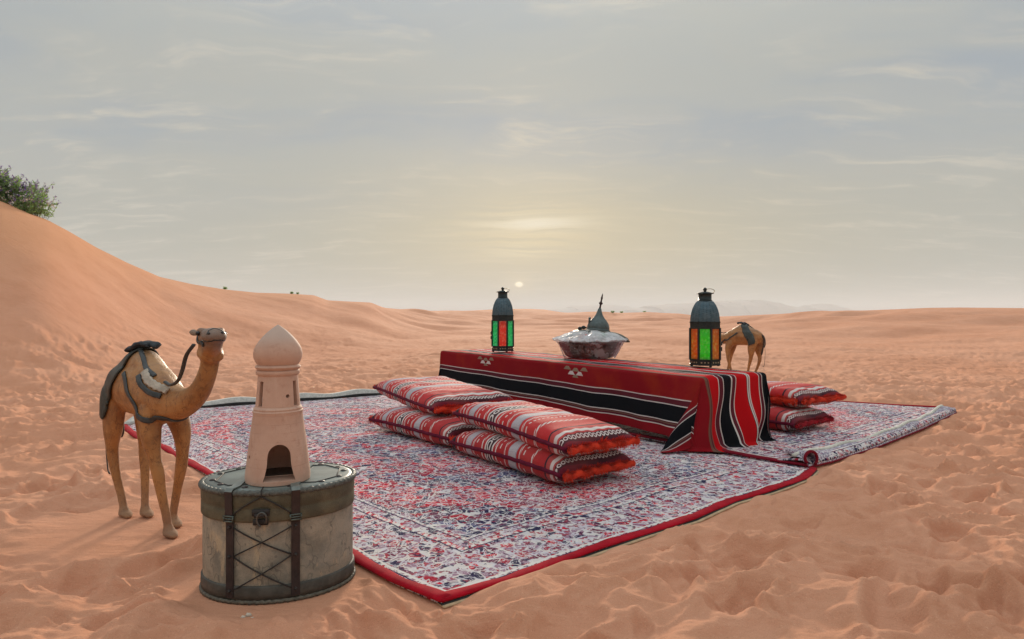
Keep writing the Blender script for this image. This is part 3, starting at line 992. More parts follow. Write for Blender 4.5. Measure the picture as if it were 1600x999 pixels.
# ------------------------------------------------------------------ cushions
def cushion_material(name, tint=1.0):
    m, nt, bs = new_mat(name)
    uv = tco(nt, 'UV'); x, y, _ = sep(nt, uv)
    Rd = (.50 * tint, .018, .022); Dr = (.16 * tint, .008, .022); W_ = (.66, .60, .57); G = (.33, .32, .37); K = (.018, .010, .020); Pk = (.50 * tint, .05, .05)
    xx = (x + .50)
    sg = [(0, Dr), (.02, K), (.05, Rd), (.155, G), (.210, Rd), (.340, W_), (.352, K), (.408, W_), (.420, Rd), (.560, G), (.630, Rd), (.80, Rd), (.865, K), (.877, Pk), (.908, W_), (.930, Pk), (.942, (.05, .010, .020)), (.978, Dr)]
    c = ramp(nt, xx, sg)
    # rows of white dots and dashes
    def row(x0, wd, freq, duty=.1, slant=0.0):
        return (ab(x - (x0 - .5)) < wd) * (sn(y * freq + x * slant) > duty)
    rows = [(.075, .006, 190, -.2, 400), (.105, .0042, 240, -.1, 0), (.135, .007, 170, -.1, 600), (.232, .007, 170, -.1, 600), (.262, .0042, 240, -.1, 0), (.315, .008, 180, -.3, 400),
            (.445, .008, 180, -.3, -400), (.485, .0042, 240, -.1, 0), (.530, .007, 170, -.1, 600), (.658, .007, 170, -.1, 600), (.690, .0042, 240, -.1, 0), (.765, .009, 190, -.3, 400)]
    for x0, wd, fr, du, sl_ in rows:
        c = mix(nt, row(x0, wd, fr, du, sl_), c, W_)
    # chains of rings on the black bands
    for x0, hw in ((.379, .017), (.960, .011)):
        d = mth(nt, 'SQRT', (x - (x0 - .5)) * (x - (x0 - .5)) + ((y % (hw * 2.2)) - hw * 1.1) * ((y % (hw * 2.2)) - hw * 1.1))
        c = mix(nt, (d < hw) * (d > hw * .55), c, W_)
    # fine pale hatching on the grey bands
    gb = mx((ab(x - (.1825 - .5)) < .022), (ab(x - (.595 - .5)) < .030))
    c = mix(nt, gb * (sn(x * 900.0) * sn(y * 700.0) > .15) * .8, c, W_)
    c = mix(nt, sstep(noise(nt, uv, 300, 2, .7), .5, .8) * .4, c, mix(nt, .5, c, (.02, .01, .01)))
    c = mix(nt, sstep(noise(nt, uv, 6, 3, .6), .4, .75) * .25, c, (.45, .12, .10))
    put(nt, bs.inputs['Base Color'], c); bs.inputs['Roughness'].default_value = .8
    bs.inputs['Specular IOR Level'].default_value = .12; bs.inputs['Sheen Weight'].default_value = .10
    bump(nt, bs, noise(nt, uv, 500, 2, .6) + sn(x * 1500.0) * .3, .4, .002)
    return m


m_cush = cushion_material('cushion_weave')
m_cush2 = cushion_material('cushion_weave_dark', .82)
m_pipe = cloth_mat('maroon_piping', (.13, .008, .028))
m_fringe = cloth_mat('orange_red_fringe', (.74, .055, .022), sheen=.3)
m_fringe_dk = cloth_mat('crimson_fringe', (.42, .010, .022), sheen=.3)


def make_cushion(label, LX, LY, T, mat_, seed, fringe_mat=None, fringe_y=False, puff=1.0):
    root = thing('cushion', label, 'cushion', (0, 0, 0))
    nx, ny = 64, 44; fr = fringe_mat or m_fringe
    def plan(sx, sy):
        X = LX / 2 * sx * (1 - .035 * (1 - sy * sy) - .00); Y = LY / 2 * sy * (1 - .045 * (1 - sx * sx))
        return X, Y
    vs, uv, fs = [], [], []
    def hgt(sx, sy, side):
        ex, ey = 1 - abs(sx) ** 6, 1 - abs(sy) ** 4.5
        h = T / 2 * max(0, ex * ey) ** .38
        X, Y = plan(sx, sy)
        wr = (float(vnoise(np.float64(X * 9 + seed), np.float64(Y * 9), seed)) - .5) * .012 + (float(vnoise(np.float64(X * 26 + seed), np.float64(Y * 14), seed + 3)) - .5) * .006
        rim_ = max(0, 1 - min(1 - abs(sx), 1 - abs(sy)) * 5)
        wr += rim_ * .010 * math.sin(sx * 17 + sy * 21 + seed) * (1 - rim_)
        return h * (1.05 if side > 0 else .95) + wr * min(1, h / .02)
    ids = {}
    for side in (1, -1):
        for j in range(ny + 1):
            for i in range(nx + 1):
                # parameters bunched to the rim
                sx = math.sin((i / nx - .5) * PI * .94) / math.sin(.47 * PI); sy = math.sin((j / ny - .5) * PI * .94) / math.sin(.47 * PI)
                bd = i in (0, nx) or j in (0, ny)
                if bd and side == -1: ids[(side, i, j)] = ids[(1, i, j)]; continue
                X, Y = plan(sx, sy)
                sag = .004 * math.sin(X * 5 + seed)
                ids[(side, i, j)] = len(vs); vs.append((X, Y, side * (0 if bd else hgt(sx, sy, side)) + sag)); uv.append((X / LX, Y))
    for side in (1, -1):
        for j in range(ny):
            for i in range(nx):
                q = [ids[(side, i, j)], ids[(side, i + 1, j)], ids[(side, i + 1, j + 1)], ids[(side, i, j + 1)]]
                fs.append(q if side == 1 else q[::-1])
    cov = from_py('cover', vs, fs, mat_, root, uv=uv)
    def rimpt(sx, sy):
        X, Y = plan(sx, sy); return Vector((X, Y, .004 * math.sin(X * 5 + seed)))
    for sy in (-1, 1):
        if fringe_y and sy == -1: continue
        bm = bmesh.new(); tube(bm, [rimpt(-1 + 2 * i / 40, sy) + Vector((0, 0, .0015 * math.sin(i * 1.7))) for i in range(41)], .0105, 8)
        from_bm('piping', bm, m_pipe, root)
    def fringe(pts, outv, seed2):
        rr_ = random.Random(seed2); bm = bmesh.new(); n = len(pts)
        # woolly core
        core = []
        for i, p in enumerate(pts): core.append(p + outv * .018 + Vector((0, 0, -.004 + .004 * math.sin(i * 1.1 + seed2))))
        tube(bm, core, [.012 + .004 * float(vnoise(np.float64(i * .5), np.float64(seed2), 3)) for i in range(n)], 8)
        tot = int(5200 * (pts[-1] - pts[0]).length)
        for k in range(tot):
            f = rr_.random() * (n - 1); i = int(f); p = pts[i].lerp(pts[min(i + 1, n - 1)], f - i)
            along = (pts[min(i + 1, n - 1)] - pts[i]).normalized()
            an = rr_.uniform(-1.4, 1.4); ln = rr_.uniform(.012, .032) * (.75 + .5 * float(vnoise(np.float64(f * .9), np.float64(1.0), seed2))) * (1 + .25 * math.sin(f * .8 + seed2))
            d = (outv * math.cos(an) + Vector((0, 0, 1)) * math.sin(an) * .75 + along * rr_.uniform(-.5, .5)).normalized()
            b0 = p + outv * .008 + d * .006; side = along * .0016
            m1 = b0 + d * ln * .6 + Vector((0, 0, .001)); m2 = b0 + d * ln + Vector((0, 0, -.006 * rr_.random())) + along * rr_.uniform(-.004, .004)
            a_, b_, c_, d_ = bm.verts.new(b0 - side), bm.verts.new(b0 + side), bm.verts.new(m1 + side * .9), bm.verts.new(m1 - side * .9); e_ = bm.verts.new(m2)
            bm.faces.new((a_, b_, c_, d_)); bm.faces.new((d_, c_, e_))
        o = from_bm('fringe', bm, fr, root, recalc=False); tag(o, kind='stuff')
    fringe([rimpt(1, -.97 + 1.94 * i / 30) for i in range(31)], Vector((1, 0, 0)), seed)
    fringe([rimpt(-1, -.97 + 1.94 * i / 30) for i in range(31)], Vector((-1, 0, 0)), seed + 50)
    if fringe_y: fringe([rimpt(-.97 + 1.94 * i / 46, -1) for i in range(47)], Vector((0, -1, 0)), seed + 90)
    return root


def place_cushion(o, near, left, z, LX, LY, tx=0, ty=0, right=None):
    """near/left: ground positions of two rim corners (x axis runs from left to near)"""
    d = (near - left); d.z = 0; d.normalize(); yv = Vector((-d.y, d.x, 0))
    if yv.y < 0: yv = -yv
    c = (near + left) / 2 + yv * (LY / 2)
    o.location = (c.x, c.y, z); o.rotation_euler = (tx, ty, math.atan2(d.y, d.x))

GR_C = 'striped cushions stacked in pairs round the table'
def cush(near, left, z, LY, T, label, mat_, seed, zz=None, **kw):
    rotk = {k: kw.pop(k) for k in ('tx', 'ty') if k in kw}
    n_, l_ = P(near[0], near[1], zz or z), P(left[0], left[1], zz or z)
    LX = (n_ - l_).length
    o = make_cushion(label, LX, LY, T, mat_, seed, **kw); o['group'] = GR_C
    place_cushion(o, n_, l_, z, LX, LY, **rotk)
    return o
cush((877, 744), (704, 690), .084, .45, .155, 'lower cushion of the nearest pair, dark red rim and orange fringe, lying on the rug', m_cush2, 1)
cush((884, 698), (709, 648), .213, .425, .138, 'upper cushion of the nearest pair, tilted a little on the one below', m_cush, 2, ty=R(1.2))
cush((704, 686), (578, 656), .084, .50, .155, 'lower cushion of the pair behind the nearest one, left of the table', m_cush2, 3)
cush((676, 638), (584, 608), .222, .59, .155, 'upper cushion of the far left pair, its orange fringe towards the camera', m_cush, 4, ty=R(1.0))
cush((1240, 665), (1050, 637), .083, .47, .150, 'lower cushion behind the right end of the table, with crimson fringe', m_cush2, 5, fringe_mat=m_fringe_dk)
cush((1250, 628), (1064, 604), .215, .50, .148, 'upper cushion behind the right end of the table, red fringe along two sides', m_cush, 6, fringe_y=True)

# ------------------------------------------------------------------ lanterns
m_iron = simple('dark_patina_metal', (.035, .045, .045), .42, .8, scale=60, bscale=120, bstr=.3)
def dome_mat():
    m, nt, bs = new_mat('blue_grey_dome'); o = tco(nt)
    c = mix(nt, sstep(noise(nt, o, 40, 5, .7), .35, .7), (.045, .085, .11), (.10, .14, .16))
    x, y, z = sep(nt, o)
    a = mth(nt, 'ARCTAN2', y, x) * (24 / (2 * PI)); zz = z * 70.0
    hole = mth(nt, 'SQRT', ((a % 1.0) - .5) * ((a % 1.0) - .5) + (((zz + (mth(nt, 'FLOOR', a) % 2.0) * .5) % 1.0) - .5) * (((zz + (mth(nt, 'FLOOR', a) % 2.0) * .5) % 1.0) - .5)) < .17
    c = mix(nt, hole * .8, c, (.008, .010, .014))
    put(nt, bs.inputs['Base Color'], c); bs.inputs['Metallic'].default_value = .55; bs.inputs['Roughness'].default_value = .38
    bump(nt, bs, noise(nt, o, 90, 3), .25, .002)
    return m
m_dome = dome_mat()
def pane_mat(name, col):
    m, nt, bs = new_mat(name); o = tco(nt)
    nt.nodes.remove(bs)
    n = voro(nt, vmath(nt, 'MULTIPLY', o, (1, 1, .75)), 60, feature='SMOOTH_F1'); h = noise(nt, o, 140, 3)
    tr = nt.nodes.new('ShaderNodeBsdfTranslucent'); df = nt.nodes.new('ShaderNodeBsdfGlass'); gl = nt.nodes.new('ShaderNodeBsdfGlossy')
    tp = nt.nodes.new('ShaderNodeBsdfTransparent')
    cc = mix(nt, sstep(n, .12, .5), tuple(min(1, c * 1.0 + .30) for c in col), tuple(c * .95 for c in col))
    put(nt, tr.inputs[0], cc); put(nt, tp.inputs[0], cc)
    gl.inputs['Roughness'].default_value = .25; gl.inputs[0].default_value = (.9, .9, .9, 1)
    bp = nt.nodes.new('ShaderNodeBump'); bp.inputs['Strength'].default_value = .8; bp.inputs['Distance'].default_value = .004
    put(nt, bp.inputs['Height'], n + h * .4)
    for q in (tr, gl): nt.links.new(bp.outputs[0], q.inputs['Normal'])
    m1 = nt.nodes.new('ShaderNodeMixShader'); m1.inputs[0].default_value = .55
    nt.links.new(tp.outputs[0], m1.inputs[1]); nt.links.new(tr.outputs[0], m1.inputs[2])
    m2 = nt.nodes.new('ShaderNodeMixShader'); m2.inputs[0].default_value = .06
    nt.links.new(m1.outputs[0], m2.inputs[1]); nt.links.new(gl.outputs[0], m2.inputs[2])
    nt.links.new(m2.outputs[0], nt.nodes['Material Output'].inputs[0])
    nt.nodes.remove(df)
    return m
m_green = pane_mat('green_glass', (.05, .95, .62)); m_red = pane_mat('red_glass', (1.0, .30, .24))
m_green2 = pane_mat('bright_green_glass', (.16, .97, .24)); m_orange = pane_mat('orange_glass', (1.0, .46, .18))
m_brass = simple('pale_brass', (.42, .36, .24), .4, .7, scale=80)


def make_lantern(label, loc, H, Rr, mats, rz, group):
    root = thing('lantern', label, 'lantern', loc, rz, group)
    S = H; s8 = math.cos(PI / 8)
    Ro = Rr / s8     # corner radius; faces towards -y after rot of 22.5 deg
    rot = PI / 8
    def ring(bm, prof, seg=8): lathe(bm, [(r * Ro, z * S) for r, z in prof], seg, rot=rot)
    bm = bmesh.new(); ring(bm, [(.90, .018), (1.02, .020), (1.02, .034), (.985, .038), (.985, .078), (1.02, .082), (1.02, .096), (.93, .100)]); from_bm('base_band', bm, m_iron, root, False)
    # openwork dots of the base band
    bm = bmesh.new()
    for k in range(8):
        a = k * PI / 4 - PI / 2; nrm = Vector((math.cos(a), math.sin(a), 0)); tg = Vector((-nrm.y, nrm.x, 0))
        for q in (-.22, 0, .22):
            c = nrm * (.965 * Rr + .001) + tg * (q * Rr) + Vector((0, 0, .058 * S)); box(bm, c + nrm * .002, (.009 * S / .5, .004, .008 * S / .5), Matrix((tg, nrm, Vector((0, 0, 1)))).transposed())
    tag(from_bm('openwork', bm, m_brass, root, False), kind='stuff')
    for k in range(4):
        a = rot + k * PI / 2 + PI / 4 * 0; bm = bmesh.new(); c = (math.cos(a) * Ro * .88, math.sin(a) * Ro * .88)
        lathe(bm, [(.004, 0), (.009, .002), (.010, .006), (.007, .009), (.009, .022 * S)], 10, center=c); from_bm('foot', bm, m_iron, root)
    z0, z1 = .095 * S, .485 * S
    for k in range(8):
        a = rot + k * PI / 4
        bm = bmesh.new(); box(bm, (math.cos(a) * Ro * .985, math.sin(a) * Ro * .985, (z0 + z1) / 2), (.011, .013 * Rr / .1, z1 - z0 + .006), Matrix.Rotation(a, 3, 'Z'))
        from_bm('post', bm, m_iron, root, False)
        a2 = k * PI / 4 - PI / 2; nrm = Vector((math.cos(a2), math.sin(a2), 0)); tg = Vector((-nrm.y, nrm.x, 0))
        half = Ro * math.sin(PI / 8) - .0035
        bm = bmesh.new(); box(bm, nrm * (Rr * .955) + Vector((0, 0, (z0 + z1) / 2)), (half * 2, .003, z1 - z0), Matrix((tg, nrm, Vector((0, 0, 1)))).transposed())
        from_bm('glass_pane', bm, mats[k % 2], root, False)
    bm = bmesh.new(); ring(bm, [(.95, .480), (1.02, .482), (1.02, .494), (.99, .498), (.99, .555), (1.02, .560), (1.02, .572), (.97, .576)]); from_bm('upper_band', bm, m_iron, root, False)
    bm = bmesh.new(); ring(bm, [(.985, .574), (.97, .62), (.92, .68), (.84, .735), (.72, .785), (.58, .825), (.47, .838)]); from_bm('dome', bm, m_dome, root, False)
    bm = bmesh.new(); lathe(bm, [(.47 * Rr, .834 * S), (.49 * Rr, .838 * S), (.49 * Rr, .846 * S), (.44 * Rr, .848 * S), (.44 * Rr, .915 * S), (.46 * Rr, .925 * S)], 24); from_bm('neck', bm, m_iron, root)
    bm = bmesh.new(); lathe(bm, [(.40 * Rr, .924 * S), (.60 * Rr, .928 * S), (.61 * Rr, .933 * S), (.30 * Rr, .950 * S), (.09 * Rr, .958 * S), (.06 * Rr, .972 * S), (0.0001, .973 * S)], 24); cap = from_bm('cap', bm, m_iron, root)
    bm = bmesh.new(); ball(bm, (0, 0, .984 * S), .016 * S / .5 * .8, 2); from_bm('finial', bm, m_iron, root)
    bm = bmesh.new(); rp = [(math.cos(t) * .032 + .030, .004 * math.sin(t * 2), .962 * S + math.sin(t) * .016) for t in [i * 2 * PI / 22 for i in range(22)]]
    tube(bm, rp, .0022, 6, closed=True); from_bm('ring', bm, m_brass, root)
    for zz in (.27, .20):
        bm = bmesh.new(); a = PI if mats[0] is m_red else 0; tube(bm, [(math.cos(a) * (Rr + .008), math.sin(a) * (Rr + .008), zz * S), (math.cos(a) * (Rr + .008), math.sin(a) * (Rr + .008), (zz + .05) * S)], .006, 8)
        from_bm('hinge', bm, m_iron, root)
    return root
GR_L = 'glass lanterns on the table'
pL = table_pt(785.5, 551); pR = table_pt(1101.5, 574)
make_lantern('octagonal lantern with a red pane between two green ones, at the table\'s left end', pL, .60, .100, (m_red, m_green), math.atan2(pL.x, pL.y) * -1, GR_L)
make_lantern('octagonal lantern with a green pane between two orange ones, at the table\'s right end', pR, .530, .098, (m_green2, m_orange), math.atan2(pR.x, pR.y) * -1, GR_L)

# ------------------------------------------------------------------ wrapped bowl and metal cover
pB = table_pt(922, 560)
bowl = thing('wrapped_bowl', 'dark bowl wrapped in crinkled clear plastic film, in the middle of the table', 'bowl', pB)
def basket_mat():
    m, nt, bs = new_mat('woven_bowl'); o = tco(nt); x, y, z = sep(nt, o)
    n = noise(nt, vmath(nt, 'MULTIPLY', o, (9, 9, 60)), 1.0, 4)
    c = mix(nt, sstep(n, .4, .6), (.10, .065, .045), (.025, .018, .015))
    ang = mth(nt, 'ARCTAN2', y, x)
    side = sstep(ab(ang + PI / 2), .80, .95)
    c = mix(nt, side * .9, c, (.24, .035, .05))
    put(nt, bs.inputs['Base Color'], c); bs.inputs['Roughness'].default_value = .5
    bump(nt, bs, n, .6, .006); return m
def film_mat():
    m, nt, bs = new_mat('plastic_film'); o = tco(nt); nt.nodes.remove(bs)
    cr = noise(nt, vmath(nt, 'ADD', o, vmath(nt, 'MULTIPLY', noise(nt, o, 9, 3, .5, 0, 1), (.25, .25, .12))), 14, 6, .62)
    crease = ab(cr - .5)
    x, y, z = sep(nt, o)
    tp = nt.nodes.new('ShaderNodeBsdfTransparent'); gl = nt.nodes.new('ShaderNodeBsdfGlossy'); gl.inputs['Roughness'].default_value = .10
    df = nt.nodes.new('ShaderNodeBsdfDiffuse'); df.inputs[0].default_value = (.88, .88, .90, 1)
    tl = nt.nodes.new('ShaderNodeBsdfTranslucent'); tl.inputs[0].default_value = (.92, .92, .95, 1)
    bp = nt.nodes.new('ShaderNodeBump'); bp.inputs['Strength'].default_value = 1; bp.inputs['Distance'].default_value = .02
    put(nt, bp.inputs['Height'], cr)
    nt.links.new(bp.outputs[0], gl.inputs['Normal']); nt.links.new(bp.outputs[0], df.inputs['Normal'])
    md = nt.nodes.new('ShaderNodeMixShader'); md.inputs[0].default_value = .4
    nt.links.new(df.outputs[0], md.inputs[1]); nt.links.new(tl.outputs[0], md.inputs[2])
    m1 = nt.nodes.new('ShaderNodeMixShader')
    milky = sstep(crease, .0, .045, .95, .10)
    patch = sstep(noise(nt, o, 13, 4, .6), .47, .58) * .85
    top = sstep(z, .132, .146)
    side = sstep(x, -.10, -.19) * .0
    put(nt, m1.inputs[0], mx(mx(milky * .30, patch * .62), top * sstep(noise(nt, o, 12, 3, .6), .35, .6, .96, .55)))
    nt.links.new(tp.outputs[0], m1.inputs[1]); nt.links.new(md.outputs[0], m1.inputs[2])
    m2 = nt.nodes.new('ShaderNodeMixShader'); m2.inputs[0].default_value = .13
    nt.links.new(m1.outputs[0], m2.inputs[1]); nt.links.new(gl.outputs[0], m2.inputs[2])
    nt.links.new(m2.outputs[0], nt.nodes['Material Output'].inputs[0])
    return m
m_film = film_mat()
bm = bmesh.new(); lathe(bm, [(.001, .004), (.175, .004), (.20, .018), (.262, .128), (.268, .130), (.262, .133), (.25, .125), (.19, .03), (.001, .02)], 56); from_bm('bowl_body', bm, basket_mat(), bowl)
bm = bmesh.new(); prof = [(.195, .0), (.205, .004), (.216, .026), (.232, .060), (.252, .098), (.275, .128), (.300, .142), (.297, .148), (.27, .162), (.21, .184), (.14, .202), (.07, .212), (.001, .216)]
lathe(bm, prof, 120, cap=False)
for v in bm.verts:
    a = math.atan2(v.co.y, v.co.x); r_ = math.hypot(v.co.x, v.co.y)
    n_ = (float(vnoise(np.float64(a * 9 + 30), np.float64(v.co.z * 22), 3)) - .5) + .6 * (float(vnoise(np.float64(a * 24 + 60), np.float64(v.co.z * 30), 5)) - .5)
    k = min(1, r_ / .15)
    n_ += .5 * (float(vnoise(np.float64(v.co.x * 60 + 30), np.float64(v.co.y * 60), 9)) - .5)
    v.co.x += math.cos(a) * n_ * .022 * k; v.co.y += math.sin(a) * n_ * .022 * k; v.co.z = max(0, v.co.z + (n_ * .020 if v.co.z > .1 else 0))
from_bm('plastic_wrap', bm, m_film, bowl)
# things showing pale through the film on top
bm = bmesh.new(); ball(bm, (.07, -.12, .180), (.055, .045, .022), 2); from_bm('contents', bm, simple('green_leaf_dish', (.10, .28, .14), .5), bowl)
bm = bmesh.new(); ball(bm, (-.05, -.13, .172), (.07, .035, .022), 2); from_bm('contents', bm, simple('pink_contents', (.55, .22, .20), .6), bowl)

# cover
m_pewter = simple('dull_pewter', (.10, .125, .125), .45, .6, scale=50, bscale=80, bstr=.25)
pC = P(938, 521, .665)
cov = thing('dish_cover', 'grey metal dish cover with bulbous dome and thin leaning spire, on the wrapped bowl', 'dish cover', (pB.x + .080, pB.y + .13, TZ + .006 + .192))
cov.rotation_euler = (R(-3), R(5), 0)
k = cov.location.y / F
def cpx(dx_, dy_): return dx_ * k, dy_ * k
bm = bmesh.new(); lathe(bm, [(.268, -.052), (.272, -.050), (.25, -.020), (.20, .006), (.15, .019), (.09, .024), (.088, .020), (.14, .014), (.20, -.002), (.25, -.027)], 56, cap=False)
from_bm('brim', bm, simple('dark_olive_metal', (.06, .06, .04), .5, .5), cov)
bm = bmesh.new(); lathe(bm, [(.100, .018), (.102, .030), (.092, .034), (.094, .042), (.092, .062), (.082, .088), (.064, .112), (.044, .134), (.030, .156), (.020, .184), (.014, .205), (.011, .212), (.001, .212)], 40); from_bm('dome', bm, m_pewter, cov)
bm = bmesh.new(); sp = Matrix.Rotation(R(6), 3, 'Y')
lathe(bm, [(.001, .20), (.009, .205), (.007, .235), (.009, .244), (.016, .250), (.017, .256), (.009, .264), (.006, .28), (.008, .292), (.009, .30), (.006, .31), (.005, .325), (.001, .338)], 14)
for v in bm.verts: v.co = Vector((0, 0, .2)) + sp @ (v.co - Vector((0, 0, .2)))
from_bm('spire', bm, simple('dark_bronze', (.05, .03, .03), .45, .7), cov)
bm = bmesh.new(); tube(bm, [(-.078, -.02, .07), (-.080, -.02, .10), (-.080, -.02, .118)], [.010, .009, .010], 10); ball(bm, (-.080, -.02, .120), .011); from_bm('knob', bm, m_pewter, cov)
bm = bmesh.new(); ball(bm, (-.125, -.03, .038), (.020, .012, .016)); ball(bm, (-.155, -.03, .026), (.018, .012, .017)); tube(bm, [(-.10, -.03, .04), (-.17, -.03, .022)], .006, 8); from_bm('hinge', bm, m_iron, cov)

# ------------------------------------------------------------------ the round trunk
CH_Z = float(ground_z(np.array([CH_C.x]), np.array([CH_C.y]))[0]) - .004
CH_C = CH_C + Vector((.006, 0, 0))
trunk = thing('round_trunk', 'oval drum-shaped trunk with leather straps and crossed cords, left front of the rug', 'trunk', (CH_C.x, CH_C.y, CH_Z), R(9))
AX, AY = .213, .168
def ell(a, k=1.0, z=0.0, off=0.0):
    x, y = AX * math.cos(a), AY * math.sin(a)
    n = Vector((math.cos(a) / AX, math.sin(a) / AY, 0)).normalized()
    return Vector((x * k, y * k, z)) + n * off
def ell_lathe(bm, prof, seg=96):
    """prof: (offset outward from the ellipse, z)"""
    rings = [[bm.verts.new(ell(i * 2 * PI / seg, 1, z, o)) for i in range(seg)] for o, z in prof]
    for A, B in zip(rings, rings[1:]):
        for i in range(seg): bm.faces.new((A[i], A[(i + 1) % seg], B[(i + 1) % seg], B[i]))
    return rings
def hide_mat():
    m, nt, bs = new_mat('mottled_burlap'); o = tco(nt)
    c = mix(nt, sstep(noise(nt, o, 14, 6, .65), .38, .66), (.34, .295, .225), (.19, .175, .14))
    c = mix(nt, sstep(noise(nt, vmath(nt, 'MULTIPLY', o, (1, 1, .35)), 26, 4, .6), .56, .66) * .7, c, (.50, .38, .24))
    c = mix(nt, (ab(noise(nt, vmath(nt, 'MULTIPLY', o, (1.0, 1.0, .6)), 13, 3, .55) - .5) < .007) * .5, c, (.06, .055, .045))
    x, y, z = sep(nt, o)
    c = mix(nt, sstep(noise(nt, o, 300, 2, .8), .5, .75) * .5, c, (.09, .085, .07))
    c = mix(nt, sstep(noise(nt, o, 5, 2, .6), .5, .7) * .35, c, (.22, .23, .21))
    put(nt, bs.inputs['Base Color'], c); bs.inputs['Roughness'].default_value = .7
    bump(nt, bs, noise(nt, o, 160, 4, .7), .5, .003); return m
m_hide = hide_mat()
m_olive = simple('olive_canvas', (.115, .100, .058), .7, var=.45, scale=18, bscale=250, bstr=.5)
m_strap = simple('dark_brown_leather', (.028, .016, .016), .5, var=.4, scale=40, bscale=150)
m_rope = simple('twisted_trim', (.13, .115, .085), .7, var=.5, scale=120, bscale=200)
m_topm = simple('grey_green_top', (.17, .20, .185), .40, var=.35, scale=9, bscale=60, bstr=.15, bdist=.002)
m_band = simple('dark_base_band', (.075, .070, .058), .6, var=.4, scale=30, bscale=120)
m_cord = simple('dark_cord', (.025, .02, .018), .7)
H_ = .318
bm = bmesh.new(); r0 = ell_lathe(bm, [(-.002, .01), (0, .014), (.001, .10), (.001, .18), (0, .245)]); bm.faces.new(r0[0][::-1]); from_bm('body', bm, m_hide, trunk)
bm = bmesh.new(); ell_lathe(bm, [(.001, .015), (.005, .016), (.006, .030), (.0055, .050), (.004, .053), (.0, .054)]); from_bm('base_band', bm, m_band, trunk)
bm = bmesh.new()
for k_, (z_, r_) in enumerate(((.010, .0105),)):
    n = 200; tube(bm, [ell(i * 2 * PI / n, 1, z_, .004) + Vector((0, 0, .0015 * math.sin(i * PI / 1.5))) for i in range(n)], [r_ * .55 * (1 + .12 * math.sin(i * PI * .8)) for i in range(n)], 8, closed=True)
from_bm('rope_trim', bm, m_rope, trunk)
bm = bmesh.new(); ell_lathe(bm, [(.0, .228), (.004, .229), (.0055, .234), (.005, .262), (.003, .267), (.0055, .272), (.006, .306), (.003, .312)]); lid = from_bm('lid', bm, m_olive, trunk)
bm = bmesh.new(); n = 200; tube(bm, [ell(i * 2 * PI / n, 1, .309, .003) for i in range(n)], [.0085 * (1 + .16 * math.sin(i * PI * .66)) for i in range(n)], 8, closed=True); from_bm('rope_trim', bm, simple('braided_trim', (.11, .115, .10), .6, var=.5, scale=150, bscale=260, bstr=.7), lid)
bm = bmesh.new(); rr0 = ell_lathe(bm, [(.001, .308), (-.001, .3145), (-.010, .317), (-.014, .3175)]); bm.faces.new(rr0[-1]); top = from_bm('top', bm, m_topm, trunk)
# raised octagonal panel line on the top
bm = bmesh.new(); op = [(-.17, .05), (-.12, .105), (.12, .105), (.17, .05), (.17, -.05), (.12, -.105), (-.12, -.105), (-.17, -.05)]
tube(bm, [(x, y, .318) for x, y in op], .0022, 6, closed=True); from_bm('seam', bm, m_cord, top)
for a in (.18, .55, 1.0, 1.45, 1.9, 2.4, 2.85, 3.4, 3.85, 4.35, 5.0, 5.5, 5.95):
    p = ell(a, 1, .3178, -.026); bm = bmesh.new(); ball(bm, p, (.0095, .0095, .0035), 2); from_bm('rivet', bm, m_strap, top)
SX = .0875      # straps at x = +-SX on the front, rotated slightly to the left
def front_a(x): return -math.acos(max(-1, min(1, x / AX)))
straps = (-.100, .072)
for sx_ in straps:
    a = front_a(sx_); hw = .0115
    bm = bmesh.new(); path = []
    zs = [.022, .06, .12, .18, .225]
    pts_ = [ell(a, 1, z, .0075 if z < .06 else .006) for z in zs] + [ell(a, 1, .235, .0095), ell(a, 1, .30, .0115), ell(a, 1, .314, .013), ell(a, 1, .3215, .006), ell(a, 1, .3215, -.02)]
    top_end = Vector((sx_ * .92, -.03, .3205)); pts_ += [pts_[-1].lerp(top_end, .5), top_end, Vector((sx_ * .9, .05, .3205)), Vector((sx_, .13 if abs(sx_) < .09 else .12, .3205))]
    tg = (ell(a + .02) - ell(a - .02)).normalized()
    prev = None
    for i, p in enumerate(pts_):
        t = (pts_[min(i + 1, len(pts_) - 1)] - pts_[max(i - 1, 0)]).normalized(); nn = tg.cross(t).normalized()
        if nn.y > 0 and i < 8: nn = -nn
        if i >= 8: nn = Vector((0, 0, 1))
        tgl = tg if i < 9 else Vector((1, 0, 0))
        row = [bm.verts.new(p + tgl * (hw * q) + nn * h) for q, h in ((-1, -.0015), (-1, .0015), (1, .0015), (1, -.0015))]
        if prev:
            for q in range(4): bm.faces.new((prev[q], prev[(q + 1) % 4], row[(q + 1) % 4], row[q]))
        prev = row
    st = from_bm('strap', bm, m_strap, trunk, False)
    # the part of the strap on the top is pale metal-green like the top
    me_ = st.data; me_.materials.append(m_topm)
    for pl_ in me_.polygons:
        if pl_.center.z > .318: pl_.material_index = 1
    bm = bmesh.new(); c = ell(a, 1, .240, .0125); rot_ = Matrix((tg, Vector((tg.y, -tg.x, 0)), Vector((0, 0, 1)))).transposed()
    for dx_, dz_, w_, h_ in ((0, .007, .032, .0035), (0, -.007, .032, .0035), (-.0145, 0, .0035, .017), (.0145, 0, .0035, .017)):
        box(bm, c + tg * dx_ + Vector((0, 0, dz_)), (w_, .004, h_), rot_)
    tube(bm, [c - tg * .016, c + tg * .016], .0022, 6); from_bm('buckle', bm, m_brass if False else simple('tarnished_buckle', (.14, .17, .15), .4, .8), st)
    for z_ in (.04, .135, .215):
        bm = bmesh.new(); ball(bm, ell(a, 1, z_, .0095), .0048, 2); from_bm('stud', bm, m_cord, st)
